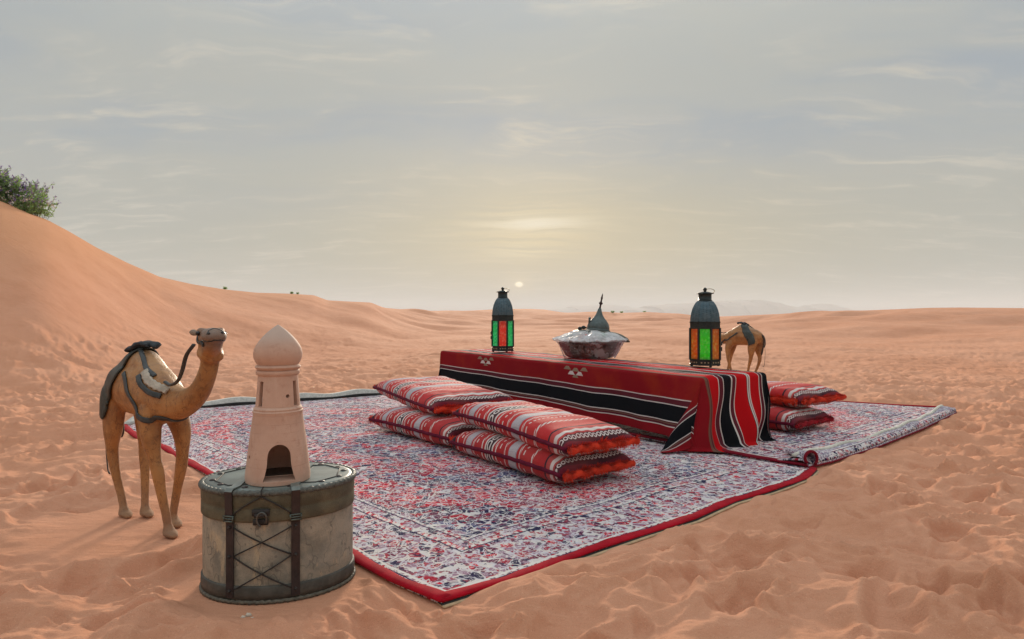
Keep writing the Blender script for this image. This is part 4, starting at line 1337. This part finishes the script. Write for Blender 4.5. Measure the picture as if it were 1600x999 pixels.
# crossed cords between the straps
def cord(z0, z1, flip):
    a0, a1 = front_a(straps[0] + .008), front_a(straps[1] - .008); pts_ = []
    for i in range(15):
        f = i / 14; a = a0 + (a1 - a0) * f; z = z0 + (z1 - z0) * f
        off = .0055 + (.003 if flip else .0005) * math.sin(f * PI) + (.006 if z > .225 else 0)
        pts_.append(ell(a, 1, z, off))
    bm = bmesh.new(); tube(bm, pts_, .0021, 6); from_bm('cord', bm, m_cord, trunk)
cord(.215, .135, 0); cord(.135, .215, 1); cord(.135, .042, 0); cord(.042, .135, 1)
for s_ in (0, 1):      # slack cord from the buckles up over the rim
    a0, a1 = front_a(straps[s_] + (.010 if s_ == 0 else -.010)), front_a(-.014)
    pts_ = [ell(a0 + (a1 - a0) * f, 1, .248 + (.302 - .248) * f ** .8, .0095) for f in [i / 8 for i in range(9)]] + [ell(a1, 1, .3195, .010), ell(a1, 1, .3225, -.012)]
    bm = bmesh.new(); tube(bm, pts_, .0021, 6); from_bm('cord', bm, m_cord, trunk)
# latch with ring
al = front_a(-.016); cl = ell(al, 1, .246, .0075); tgl = (ell(al + .02) - ell(al - .02)).normalized(); nl = Vector((tgl.y, -tgl.x, 0)); rl = Matrix((tgl, nl, Vector((0, 0, 1)))).transposed()
if nl.y > 0: nl = -nl
latch = None
bm = bmesh.new(); box(bm, cl + Vector((0, 0, .012)), (.046, .006, .018), rl); box(bm, cl + Vector((0, 0, -.014)), (.040, .006, .016), rl); bmesh.ops.bevel(bm, geom=bm.edges[:], offset=.0018, segments=2)
latch = from_bm('latch', bm, m_cord, trunk)
bm = bmesh.new(); tube(bm, [cl + nl * .012 + tgl * (.006 + .013 * math.cos(t)) + Vector((0, 0, -.004 + .019 * math.sin(t))) for t in [i * 2 * PI / 20 * .86 - .6 for i in range(20)]], .0028, 8); from_bm('ring', bm, simple('grey_ring', (.12, .12, .11), .4, .8), latch)
bm = bmesh.new(); tube(bm, [cl + nl * .008 - tgl * .014 + Vector((0, 0, .006)), cl + nl * .010 + tgl * .014 + Vector((0, 0, .008))], .0055, 8); from_bm('hasp', bm, m_cord, latch)

# ------------------------------------------------------------------ clay minaret
def clay_mat():
    m, nt, bs = new_mat('terracotta'); o = tco(nt); x, y, z = sep(nt, o)
    c = mix(nt, sstep(noise(nt, o, 12, 5, .6), .35, .7), (.56, .365, .275), (.49, .305, .225))
    c = mix(nt, sstep(noise(nt, o, 40, 5, .7), .54, .72) * .45, c, (.36, .18, .12))
    c = mix(nt, sstep(noise(nt, vmath(nt, 'MULTIPLY', o, (1, 1, .3)), 22, 4, .7), .56, .72) * .4, c, (.62, .45, .36))
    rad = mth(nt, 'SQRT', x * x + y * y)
    c = mix(nt, (rad < (mth(nt, 'MULTIPLY', z, -.062 / .2) + .0815)) * (z > .014) * (z < .19) * .9, c, (.035, .038, .030))   # shade of the hollow painted into the inner walls
    c = mix(nt, sstep(z, .385, .425) * .75, c, (.47, .36, .30))      # paler, greyer dusted tip
    put(nt, bs.inputs['Base Color'], c); bs.inputs['Roughness'].default_value = .75
    # engraved courses of bricks on the lower tower
    row = z * 42.0; fr = row % 1.0
    ang = mth(nt, 'ARCTAN2', y, x) * (11 / (2 * PI)) + (mth(nt, 'FLOOR', row) % 2.0) * .5
    wob = (noise(nt, o, 30, 2) - .5) * .1
    j = mx(mx((fr + wob) < .07, 0.0), ((ang % 1.0) < .035))
    low = (z > .030) * (z < .225)
    band = low * j
    c2 = mix(nt, band * sstep(noise(nt, o, 20, 2), .4, .6) * .30, c, (.36, .19, .13))
    put(nt, bs.inputs['Base Color'], c2)
    bump(nt, bs, mth(nt, 'MULTIPLY', band, -.6) + noise(nt, o, 140, 4, .6) * .35 + noise(nt, comb(nt, 0.0, 0.0, z * 160.0), 1.0, 2) * .10, .5, .003)
    return m
MZ = CH_Z + .3195
mp = P(434.5, 748, MZ); mp = Vector((mp.x, mp.y + .0, MZ))
kk = mp.y / F     # metres per photo pixel there
mp = Vector(((434.5 - 800) * (mp.y) / F, mp.y, MZ))
kk *= .975
mina = thing('clay_minaret', 'terracotta minaret ornament with onion dome and arched opening, standing on the oval trunk', 'ornament', mp, math.atan2(mp.x, mp.y) * -1 + R(2))
Mh = lambda ypx: (755 - ypx) * kk
pf = [(49, 755), (49.5, 748), (48.5, 738), (46.5, 720), (43, 690), (40, 668), (37.5, 650), (38, 648), (38.6, 645), (36.5, 643.5), (37, 641), (35.6, 639), (34, 637.5), (32.5, 620), (31, 600), (30.3, 589), (32.5, 587), (33.5, 584), (33, 581.5), (30.5, 580), (33.5, 578), (35, 575.5), (33.5, 573), (31, 572),
      (34, 567.5), (36.8, 561), (37.4, 554), (36, 547), (33, 540.5), (28.6, 534), (23.6, 528), (18.4, 522.5), (13, 517.5), (8, 513.5), (3.6, 510.3), (0.02, 508)]
bm = bmesh.new()
outer = [(r * kk, Mh(y)) for r, y in pf]
inner = [(0.0001, Mh(524)), (20 * kk, Mh(534)), (29 * kk, Mh(550)), (24 * kk, Mh(585)), (28 * kk, Mh(640)), (36 * kk, Mh(690)), (42 * kk, Mh(735)), (42 * kk, Mh(747)), (0.0001, Mh(747))]
lathe(bm, outer, 72, cap=False); 
bm.faces.new([v for v in bm.verts if abs(v.co.z - outer[0][1]) < 1e-6][::-1]) if False else None
bm2 = bmesh.new(); lathe(bm2, [(0.0001, outer[0][1])] + outer, 72, cap=False); bm.free()
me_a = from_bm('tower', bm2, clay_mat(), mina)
bmi = bmesh.new(); lathe(bmi, inner, 48, cap=False); oi = from_bm('hollow', bmi, None)
cut = bmesh.new()
# arched doorway prism
arch = []
hw0, hw1, zb, zt = 24 * kk, 17 * kk, Mh(748.5), Mh(692.5)
for t in (0, .25, .5, .75): arch.append((-(hw0 + (hw1 - hw0) * (1 - (1 - t) ** 2)), zb + (Mh(712) - zb) * t))
for i in range(13): a = PI - PI * i / 12; arch.append((hw1 * math.cos(a), Mh(712) + (zt - Mh(712)) * math.sin(a)))
for t in (.75, .5, .25, 0): arch.append(((hw0 + (hw1 - hw0) * (1 - (1 - t) ** 2)), zb + (Mh(712) - zb) * t))
def prism(bm, outline, y0, y1, rotz=0.0):
    Mr = Matrix.Rotation(rotz, 3, 'Z')
    A = [bm.verts.new(Mr @ Vector((x, y0, z))) for x, z in outline]; B = [bm.verts.new(Mr @ Vector((x, y1, z))) for x, z in outline]
    n = len(A)
    for i in range(n): bm.faces.new((A[i], A[(i + 1) % n], B[(i + 1) % n], B[i]))
    bm.faces.new(A[::-1]); bm.faces.new(B)
prism(cut, arch, -.2, -.02)
for aa in (R(-54), R(50), R(130), R(-130)):
    prism(cut, [(-4.2 * kk, Mh(636)), (4.6 * kk, Mh(636)), (4.0 * kk, Mh(597)), (-3.4 * kk, Mh(597))], -.1, -.035, aa)
hole = [(3.0 * kk * math.cos(t) , Mh(620) + 3.0 * kk * math.sin(t)) for t in [i * PI / 5 for i in range(10)]]
prism(cut, hole, -.1, -.02, R(24)); prism(cut, [(x, z - (Mh(620) - Mh(714))) for x, z in hole], -.1, -.03, R(-68))
oc = from_bm('cutter', cut, None, smooth=False)
for o_ in (oi, oc):
    o_.location = mina.location; o_.rotation_euler = mina.rotation_euler
bpy.context.view_layer.update()
for o_ in (oi, oc):
    md = me_a.modifiers.new('b', 'BOOLEAN'); md.operation = 'DIFFERENCE'; md.object = o_; md.solver = 'EXACT'; md.use_self = False
bpy.context.view_layer.update()
dg = bpy.context.evaluated_depsgraph_get()
nm = bpy.data.meshes.new_from_object(me_a.evaluated_get(dg)); me_a.modifiers.clear(); me_a.data = nm
print('minaret verts', len(nm.vertices))
bpy.data.objects.remove(oi); bpy.data.objects.remove(oc)
nm.polygons.foreach_set('use_smooth', [True] * len(nm.polygons))
try: nm.set_sharp_from_angle(angle=R(35))
except Exception as ex: print(ex)

# ------------------------------------------------------------------ camels
def camel_material():
    m, nt, bs = new_mat('stitched_brown_hide'); o = tco(nt); x, y, z = sep(nt, o)
    c = mix(nt, sstep(noise(nt, o, 7, 5, .6), .35, .7), (.42, .20, .065), (.28, .115, .034))
    c = mix(nt, sstep(noise(nt, o, 32, 5, .7), .45, .72) * .55, c, (.14, .055, .02))
    c = mix(nt, (ab(noise(nt, vmath(nt, 'MULTIPLY', o, (1, 1, .5)), 24, 4, .6) - .5) < .010) * .5, c, (.10, .04, .018))
    c = mix(nt, sstep(noise(nt, o, 90, 3, .7), .60, .72) * .5, c, (.52, .30, .14))
    c = mix(nt, sstep(noise(nt, o, 16, 3, .6), .55, .72) * .35, c, (.40, .22, .085))
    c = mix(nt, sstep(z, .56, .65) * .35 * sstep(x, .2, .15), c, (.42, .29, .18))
    c = mix(nt, sstep(z, .16, .03) * .6, c, (.26, .16, .11))       # dusty lower legs
    dusty = sstep(x, .405, .47) * sstep(z, .66, .70)
    c = mix(nt, dusty * .85, c, (.17, .115, .09))                  # greyer muzzle
    put(nt, bs.inputs['Base Color'], c); put(nt, bs.inputs['Roughness'], mx(sstep(z, .35, .02, .40, .85), sstep(noise(nt, o, 20, 4, .6), .4, .65, .36, .62)))
    bs.inputs['Specular IOR Level'].default_value = .45
    bump(nt, bs, noise(nt, o, 60, 4, .65) + noise(nt, o, 260, 3) * .5, .6, .005)
    return m


def chain(bm, keys, n=7):
    """keys: (x, y, z, rx, ry, rz) ellipsoids, interpolated"""
    pts = [Vector(k[:3]) for k in keys]; rad = [Vector(k[3:]) for k in keys]
    P_ = bez(pts, n); R_ = bez(rad, n)
    for p, r_ in zip(P_, R_): ball(bm, p, tuple(max(.003, q) for q in r_), 2)


HP = Vector((.405, .060, .675)); HS = 1.17
def hd(x, y, z): return HP + (Vector((x, y, z)) - HP) * HS


def build_camel_body(parent):
    bm = bmesh.new()
    chain(bm, [(-.255, 0, .500, .045, .062, .075), (-.19, 0, .508, .07, .078, .100), (-.09, 0, .512, .09, .088, .112), (.02, 0, .510, .09, .088, .112), (.11, 0, .495, .075, .082, .108), (.185, .005, .480, .055, .066, .082)], 5)
    chain(bm, [(-.13, 0, .575, .06, .055, .05), (-.03, 0, .605, .07, .055, .058), (.07, 0, .572, .06, .052, .05)], 5)
    chain(bm, [(.17, .008, .480, .062, .066, .080), (.235, .02, .474, .055, .055, .062), (.30, .035, .490, .043, .043, .049), (.355, .048, .530, .035, .037, .040), (.390, .058, .590, .032, .033, .034), (.408, .060, .640, .030, .033, .031), (.416, .058, .675, .036, .040, .034)], 7)
    # head, raised and turned a little to the viewer
    n_before = len(bm.verts)
    chain(bm, [(.405, .062, .700, .034, .038, .036), (.440, .050, .708, .034, .036, .032), (.475, .038, .714, .032, .035, .027), (.505, .028, .716, .028, .037, .024), (.522, .022, .714, .020, .033, .019)], 6)
    chain(bm, [(.430, .052, .672, .026, .030, .026), (.468, .038, .682, .024, .027, .020), (.502, .026, .690, .019, .027, .012)], 5)
    chain(bm, [(.405, .060, .665, .030, .040, .028), (.432, .055, .655, .022, .036, .022)], 3)
    for s in (-1, 1):      # brow ridges
        ball(bm, (.428 - .006 * s, .052 + s * .030, .728), (.020, .013, .013), 2)
        ball(bm, (.512 - .003 * s, .026 + s * .018, .728), (.012, .010, .008), 2)
    bm.verts.ensure_lookup_table()
    for v in bm.verts[n_before:]: v.co = HP + (v.co - HP) * HS
    legs = [
        [(.135, -.040, .43, .055, .042, .07), (.150, -.040, .36, .042, .036, .05), (.165, -.034, .28, .029, .026, .03), (.176, -.026, .225, .027, .025, .028), (.187, -.018, .15, .021, .020, .02), (.200, -.008, .08, .018, .018, .02), (.208, -.003, .030, .017, .017, .02)],
        [(.125, .055, .43, .055, .040, .07), (.145, .068, .36, .040, .034, .05), (.142, .072, .28, .028, .026, .03), (.136, .070, .225, .027, .025, .028), (.120, .064, .15, .021, .020, .02), (.106, .058, .08, .018, .018, .02), (.098, .054, .030, .017, .017, .02)],
        [(-.205, -.050, .45, .070, .040, .09), (-.205, -.054, .36, .052, .038, .06), (-.222, -.052, .28, .033, .028, .035), (-.226, -.048, .23, .027, .025, .03), (-.205, -.042, .15, .020, .020, .02), (-.178, -.034, .08, .018, .018, .02), (-.162, -.030, .030, .017, .017, .02)],
        [(-.195, .050, .45, .070, .040, .09), (-.180, .054, .36, .052, .038, .06), (-.172, .050, .28, .033, .028, .035), (-.160, .045, .23, .027, .025, .03), (-.135, .038, .15, .020, .020, .02), (-.118, .032, .08, .018, .018, .02), (-.108, .028, .030, .017, .017, .02)]]
    for lg in legs:
        chain(bm, [k_[:3] + tuple(q_ * (.90 if i_ > 1 else .97) for q_ in k_[3:]) for i_, k_ in enumerate(lg)], 7)
        x, y = lg[-1][0], lg[-1][1]
        ball(bm, (x + .020, y, .013), (.042, .026, .013), 2); ball(bm, (x + .048, y, .009), (.020, .017, .009), 2); ball(bm, (x + .004, y, .024), (.022, .020, .018), 2)
    for v in bm.verts:
        if v.index < 0: pass
    me = bpy.data.meshes.new('camel_body'); bm.to_mesh(me); bm.free()
    tmp = bpy.data.objects.new('camel_body_src', me); COL.objects.link(tmp)
    r_ = tmp.modifiers.new('r', 'REMESH'); r_.mode = 'VOXEL'; r_.voxel_size = .0052; r_.adaptivity = 0
    s_ = tmp.modifiers.new('s', 'SMOOTH'); s_.iterations = 9; s_.factor = .6
    dg = bpy.context.evaluated_depsgraph_get(); dg.update()
    nm = bpy.data.meshes.new_from_object(tmp.evaluated_get(dg)); nm.name = 'body'
    bpy.data.objects.remove(tmp)
    # flat soles
    for v in nm.vertices:
        if v.co.z < .004: v.co.z = .001
    print('camel verts', len(nm.vertices))
    o = link('body', nm, camel_material(), parent)
    return o

m_saddle = simple('dark_green_leather', (.030, .042, .038), .45, var=.5, scale=25, bscale=120, bstr=.4)
m_strapc = simple('grey_leather_strap', (.035, .04, .042), .5, var=.4, scale=40)
m_fleece = simple('dirty_fleece', (.50, .44, .36), .95, var=.3, scale=60, bscale=200, bstr=.9)
m_eye = simple('eye_black', (.008, .007, .006), .15)
m_tailm = simple('dark_tail_hair', (.05, .03, .018), .8)

camelA = thing('camel_figurine', 'brown camel figurine with dark saddle and reins, standing left of the oval trunk', 'camel figurine', (CAMEL_O.x, CAMEL_O.y, 0), math.atan2(-.66, .75), 'camel figurines on the sand')
bodyA = build_camel_body(camelA)
bmb = bmesh.new(); bmb.from_mesh(bodyA.data); BV = BVHTree.FromBMesh(bmb); bmb.free()


def wrap_ribbon(name, path, hw, m, parent, off=.004, th=.0025, n=10, nw=4, wfun=None, ragged=0.0):
    pts = bez(path, n); rows = []; bm = bmesh.new()
    cs = []
    for p in pts:
        h = BV.find_nearest(p); cs.append((h[0], h[1]))
    for i, (c, nn) in enumerate(cs):
        t = (cs[min(i + 1, len(cs) - 1)][0] - cs[max(i - 1, 0)][0])
        t = t.normalized() if t.length > 1e-7 else Vector((1, 0, 0)); s = t.cross(nn).normalized()
        f = i / (len(cs) - 1); w_ = hw * (wfun(f) if wfun else 1) * (1 + ragged * math.sin(i * 1.3))
        up_row, lo_row = [], []
        for q in range(nw + 1):
            a = (q / nw * 2 - 1) * w_; h = BV.find_nearest(c + nn * .01 + s * a)
            up_row.append(bm.verts.new(h[0] + h[1] * (off + th))); lo_row.append(bm.verts.new(h[0] + h[1] * (off - .002)))
        rows.append(up_row + lo_row[::-1])
    k = len(rows[0])
    for A, B in zip(rows, rows[1:]):
        for q in range(k): bm.faces.new((A[q], A[(q + 1) % k], B[(q + 1) % k], B[q]))
    bm.faces.new(rows[0][::-1]); bm.faces.new(rows[-1])
    return from_bm(name, bm, m, parent)


def dress_camel(root):
    # saddle flap hanging on both flanks
    fl = lambda f: .72 + .38 * math.sin(f * PI * 2 - PI / 2 + 0) * -1 * .0 + .5 * abs(f - .5) * 2 * (1 - max(0, abs(f - .5) - .44) * 12)
    wrap_ribbon('saddle_flap', [(-.235, -.13, .40), (-.20, -.13, .49), (-.14, -.11, .58), (-.075, -.05, .66), (-.05, 0, .69), (-.075, .05, .66), (-.135, .11, .58), (-.185, .13, .50), (-.215, .13, .42)], .050, m_saddle, root, off=.006, th=.004, n=10, nw=8, wfun=fl)
    # crumpled roll over the hump
    bm = bmesh.new()
    tube(bm, bez([(-.085, -.045, .655), (-.055, -.028, .670), (-.02, -.008, .680), (.012, .012, .683), (.04, .026, .676)], 6), [.006 + .007 * math.sin(i / 24 * PI) + .0015 * math.sin(i * .9) for i in range(25)], 12, sx=1.8)
    tube(bm, bez([(-.07, .02, .660), (-.035, .012, .676), (.01, -.010, .684), (.035, -.016, .674)], 6), [.005 + .007 * math.sin(i / 18 * PI) + .0015 * math.sin(i * 1.1) for i in range(19)], 8, sx=1.6)
    for v in bm.verts:
        n_ = float(vnoise(np.float64(v.co.x * 60), np.float64(v.co.y * 60 + v.co.z * 40), 3)) - .5; v.co += Vector((0, 0, 1)) * n_ * .014 + Vector((0, 1, 0)) * n_ * .008
    from_bm('saddle_roll', bm, simple('crumpled_dark_cloth', (.020, .026, .036), .7, var=.5, scale=30, bscale=90, bstr=.8), root)
    wrap_ribbon('breast_strap', [(-.03, -.11, .60), (.03, -.12, .545), (.09, -.12, .475), (.15, -.10, .430), (.215, -.05, .415), (.245, .02, .42), (.20, .09, .45), (.10, .12, .50), (.0, .11, .57)], .0095, m_strapc, root, off=.003)
    wrap_ribbon('girth_strap', [(-.02, -.02, .67), (.05, -.035, .64), (.10, -.04, .60), (.16, -.03, .57)], .009, m_strapc, root, off=.004)
    wrap_ribbon('fleece_collar', [(.115, -.06, .60), (.16, -.058, .565), (.205, -.045, .545), (.245, -.025, .535)], .014, m_fleece, root, off=.004, th=.006, nw=5, ragged=.12)
    wrap_ribbon('collar_edge', [(.100, -.085, .59), (.145, -.085, .55), (.195, -.068, .52), (.235, -.045, .51)], .010, m_strapc, root, off=.004, th=.004)
    # bridle and rein
    br = wrap_ribbon('bridle', [hd(.50, -.02, .690), hd(.47, -.005, .693), hd(.44, .0, .690), hd(.41, .015, .700), hd(.395, .03, .72)], .0055, m_strapc, root, off=.003)
    bm = bmesh.new(); tube(bm, bez([(.492, -.030, .696), (.445, -.034, .660), (.390, -.026, .605), (.335, -.020, .565), (.275, -.020, .548), (.225, -.020, .555)], 6), .0052, 6, sx=1.5); from_bm('rein', bm, m_strapc, br)
    # mouth line, eyes, nostrils, ears
    wrap_ribbon('mouth', [hd(.49, -.012, .699), hd(.515, -.006, .701), hd(.545, .016, .702), hd(.535, .045, .701), hd(.50, .066, .699)], .0026, m_eye, root, off=.0006, th=.001)
    for s in (-1, 1):
        c = hd(.437 - .004 * s, .046 + s * .038, .722); h = BV.find_nearest(c); bm = bmesh.new(); ball(bm, h[0] + h[1] * .002, .0085, 2); from_bm('eye', bm, m_eye, root)
        c = hd(.532, .020 + s * .019, .727); h = BV.find_nearest(c); bm = bmesh.new(); ball(bm, h[0], (.0048, .0048, .0048), 2); from_bm('nostril', bm, m_eye, root)
        bm = bmesh.new(); e0 = hd(.395, .060 + s * .030, .722); dr = Vector((-.55, s * .8, .2)).normalized()
        tube(bm, [e0 - dr * .008, e0 + dr * .006, e0 + dr * .014, e0 + dr * .022, e0 + dr * .028], [.006, .009, .011, .009, .003], 8, sx=.45)
        from_bm('ear', bm, simple('pale_ear', (.30, .24, .19), .8), root)
    wrap_ribbon('nose_seam', [hd(.535, -.010, .728), hd(.520, .010, .742), hd(.512, .024, .745), hd(.520, .038, .742), hd(.535, .055, .728)], .002, m_eye, root, off=.0005, th=.001)
    # tail and the loose saddle thongs
    bm = bmesh.new(); tube(bm, bez([(-.285, 0, .54), (-.312, 0, .49), (-.306, 0, .40), (-.290, .0, .335), (-.282, 0, .29)], 6), [.012, .012, .011, .011, .010, .010, .010, .010, .009, .009, .009, .009, .009, .009, .010, .011, .012, .013, .013, .013, .012, .011, .010, .007, .003], 8); from_bm('tail', bm, m_tailm, root)
    bm = bmesh.new(); tube(bm, bez([(-.275, -.05, .53), (-.293, -.055, .48), (-.298, -.05, .42), (-.288, -.048, .385)], 6), .0065, 6, sx=2.0); from_bm('rump_strap', bm, m_strapc, root)
    bm = bmesh.new(); tube(bm, bez([(-.290, -.052, .40), (-.296, -.055, .33), (-.294, -.052, .24), (-.288, -.048, .165), (-.276, -.045, .150), (-.268, -.05, .160)], 6), .0025, 6); from_bm('loose_cord', bm, m_strapc, root)
dress_camel(camelA)
_h = math.atan2(-.66, .75); _fx = [(.23, 0), (.12, .054), (-.14, -.03), (-.09, .028)]
_gx = np.array([CAMEL_O.x + a * math.cos(_h) - b * math.sin(_h) for a, b in _fx]); _gy = np.array([CAMEL_O.y + a * math.sin(_h) + b * math.cos(_h) for a, b in _fx])
print('camel feet ground', ground_z(_gx, _gy)); camelA.location.z = float(ground_z(_gx, _gy).mean()) + .001
camelB = copy_tree(camelA)
camelB['label'] = 'distant brown camel figurine seen from behind, past the right end of the table'
cb = Vector(((1158 - 800) * 8.0 / F, 8.0, 0)); gz = float(ground_z(np.array([cb.x]), np.array([cb.y]))[0])
camelB.location = (cb.x, cb.y, gz - .0); camelB.rotation_euler = (0, 0, R(126))

# ------------------------------------------------------------------ plants
m_leaf = simple('grey_green_leaf', (.10, .21, .07), .6, var=.45, scale=9, col2=(.20, .30, .11))
_nt = m_leaf.node_tree; _b = _nt.nodes['Principled BSDF']; _b.inputs['Subsurface Weight'].default_value = 0
_tl = _nt.nodes.new('ShaderNodeBsdfTranslucent'); _tl.inputs[0].default_value = (.34, .52, .16, 1); _mx = _nt.nodes.new('ShaderNodeMixShader'); _mx.inputs[0].default_value = .45
_nt.links.new(_b.outputs[0], _mx.inputs[1]); _nt.links.new(_tl.outputs[0], _mx.inputs[2]); _nt.links.new(_mx.outputs[0], _nt.nodes['Material Output'].inputs[0])
m_stem = simple('woody_stem', (.10, .09, .035), .8)
m_purple = simple('purple_flower', (.30, .16, .50), .6, var=.3)
m_white = simple('white_flower', (.68, .62, .60), .7, var=.2)
def on_dune(px, depth, dy=0):
    x = (px - 800) * depth / F; return Vector((x, depth, float(ground_z(np.array([x]), np.array([depth]))[0])))
def leafquad(bm, p, d, ln, wd, rr_):
    s = d.cross(Vector((rr_.uniform(-1, 1), rr_.uniform(-1, 1), rr_.uniform(-1, 1)))).normalized() * wd
    m_ = p + d * ln * .5
    bm.faces.new([bm.verts.new(p), bm.verts.new(m_ + s), bm.verts.new(p + d * ln), bm.verts.new(m_ - s)])
def shrub(label, base_pts, H, nst, seed, lean=(0, 0), flowers=True, leaf=.045, group=None, cat='shrub', name='flowering_shrub', spread=.35):
    rr_ = random.Random(seed); c = sum(base_pts, Vector()) / len(base_pts)
    root = thing(name, label, cat, c, 0, group)
    bs_, bl, bp, bw = bmesh.new(), bmesh.new(), bmesh.new(), bmesh.new()
    for k in range(nst):
        f = rr_.random() * (len(base_pts) - 1); i = int(f)
        b = base_pts[i].lerp(base_pts[min(i + 1, len(base_pts) - 1)], f - i) - c + Vector((rr_.uniform(-.1, .1), rr_.uniform(-.35, .35), -.03)) * (H / .8)
        h = H * rr_.uniform(.55, 1.0) * (1.0 if f < len(base_pts) * .8 else .75)
        tip = b + Vector((rr_.gauss(lean[0], spread) * h, rr_.gauss(lean[1], spread) * h, h))
        mid = b.lerp(tip, .5) + Vector((rr_.uniform(-.06, .06), rr_.uniform(-.06, .06), .03)) * h
        pts_ = bez([b, mid, tip], 4); tube(bs_, pts_, [.006 * H / .8 * (1 - .6 * i / 8) for i in range(9)], 4)
        for j in range(int(24)):
            t = rr_.uniform(.08, .92); p = pts_[int(t * 8)].lerp(pts_[min(8, int(t * 8) + 1)], t * 8 - int(t * 8))
            d = Vector((rr_.gauss(0, 1), rr_.gauss(0, 1), rr_.gauss(.5, .6))).normalized(); leafquad(bl, p, d, leaf * rr_.uniform(.6, 1.5), leaf * .17, rr_)
        if flowers:
            for j in range(9):
                q = tip + Vector((rr_.gauss(0, .018), rr_.gauss(0, .018), -rr_.uniform(-.02, .13))) * (H / .8)
                for _ in range(2): leafquad(bp if rr_.random() < .8 else bw, q, Vector((rr_.gauss(0, 1), rr_.gauss(0, 1), rr_.gauss(0, 1))).normalized(), .024, .010, rr_)
            if rr_.random() < .45:
                q0 = b.lerp(tip, rr_.uniform(.3, .75)) + Vector((0, -.08, 0))
                for j in range(12): leafquad(bw, q0 + Vector((rr_.gauss(0, .03), rr_.gauss(0, .03), rr_.gauss(0, .02))), Vector((rr_.gauss(0, 1), rr_.gauss(0, 1), rr_.gauss(0, 1))).normalized(), .034, .015, rr_)
    from_bm('stem', bs_, m_stem, root)
    o = from_bm('foliage', bl, m_leaf, root, smooth=False, recalc=False); tag(o, kind='stuff')
    if flowers:
        o = from_bm('flower', bp, m_purple, root, smooth=False, recalc=False); tag(o, kind='stuff'); o.name = 'purple_flowers'
        o = from_bm('flower', bw, m_white, root, smooth=False, recalc=False); tag(o, kind='stuff'); o.name = 'white_flowers'
    else: bp.free(); bw.free()
    return root
dp = 13.2
shrub('leafy green shrub with purple and white flowers on the crest of the left dune', [on_dune(px, dp + .3 * math.sin(px)) for px in (-60, -40, -20, 0, 15, 28, 40, 50, 60)], .66, 300, 5, lean=(.12, 0), leaf=.075, spread=.28)
tufts = [(350, 22.5, .09, 'small dry tuft on the skyline of the left dune, above the camel head'), (455, 26, .10, 'low green tuft just below the dune crest, above the clay dome'), (464, 26.5, .08, 'tiny tuft right beside the low green tuft on the dune crest'),
         (884, 60, .20, 'dark scrub bush on the far dunes, left of the dish cover'), (956, 70, .22, 'small bush on the far dune slope, just right of the spire'), (970, 85, .26, 'bush on the far dune ridge, right of the spire'), (1006, 84, .22, 'rightmost small bush on the far dune ridge')]
for i, (px, d_, h_, lb) in enumerate(tufts):
    b = on_dune(px, d_); shrub(lb, [b, b + Vector((h_ * .8, 0, 0))], h_, 14, 20 + i, flowers=False, leaf=.12 * h_ / .3, group='small dry bushes on the dunes', cat='bush', name='desert_bush', spread=.5)

# ------------------------------------------------------------------ litter on the sand
m_shell = simple('pale_shell', (.60, .52, .42), .7); m_twig = simple('dark_twig', (.05, .03, .02), .9)
for i, (px, py, r_) in enumerate([(380, 967, .0065), (388, 964, .008), (394, 968, .005)]):
    p = P(px, py, 0); z = float(ground_z(np.array([p.x]), np.array([p.y]))[0])
    p = P(px, py, z); bm = bmesh.new(); ball(bm, (0, 0, 0), (r_, r_ * .7, r_ * .8), 2)
    for v in bm.verts: v.co *= 1 + .25 * math.sin(v.co.x * 900 + i) * math.cos(v.co.z * 700)
    o = from_bm('pebble', bm, m_shell); o.location = (p.x, p.y, z + r_ * .5)
    tag(o, ['leftmost of three pale pebbles in the sand before the trunk', 'largest of the three pale pebbles in the sand before the trunk', 'rightmost of three pale pebbles in the sand before the trunk'][i], 'pebble', 'pale pebbles before the trunk')
p = P(1352, 717, 0); z = float(ground_z(np.array([p.x]), np.array([p.y]))[0]); bm = bmesh.new()
tube(bm, [(-.035, .01, .004), (-.01, .002, .007), (.012, -.003, .006), (.035, -.012, .003)], [.002, .003, .0025, .001], 6); o = from_bm('twig', bm, m_twig); o.location = (p.x, p.y, z)
tag(o, 'short dark twig lying on the sand right of the curled rug corner', 'twig')
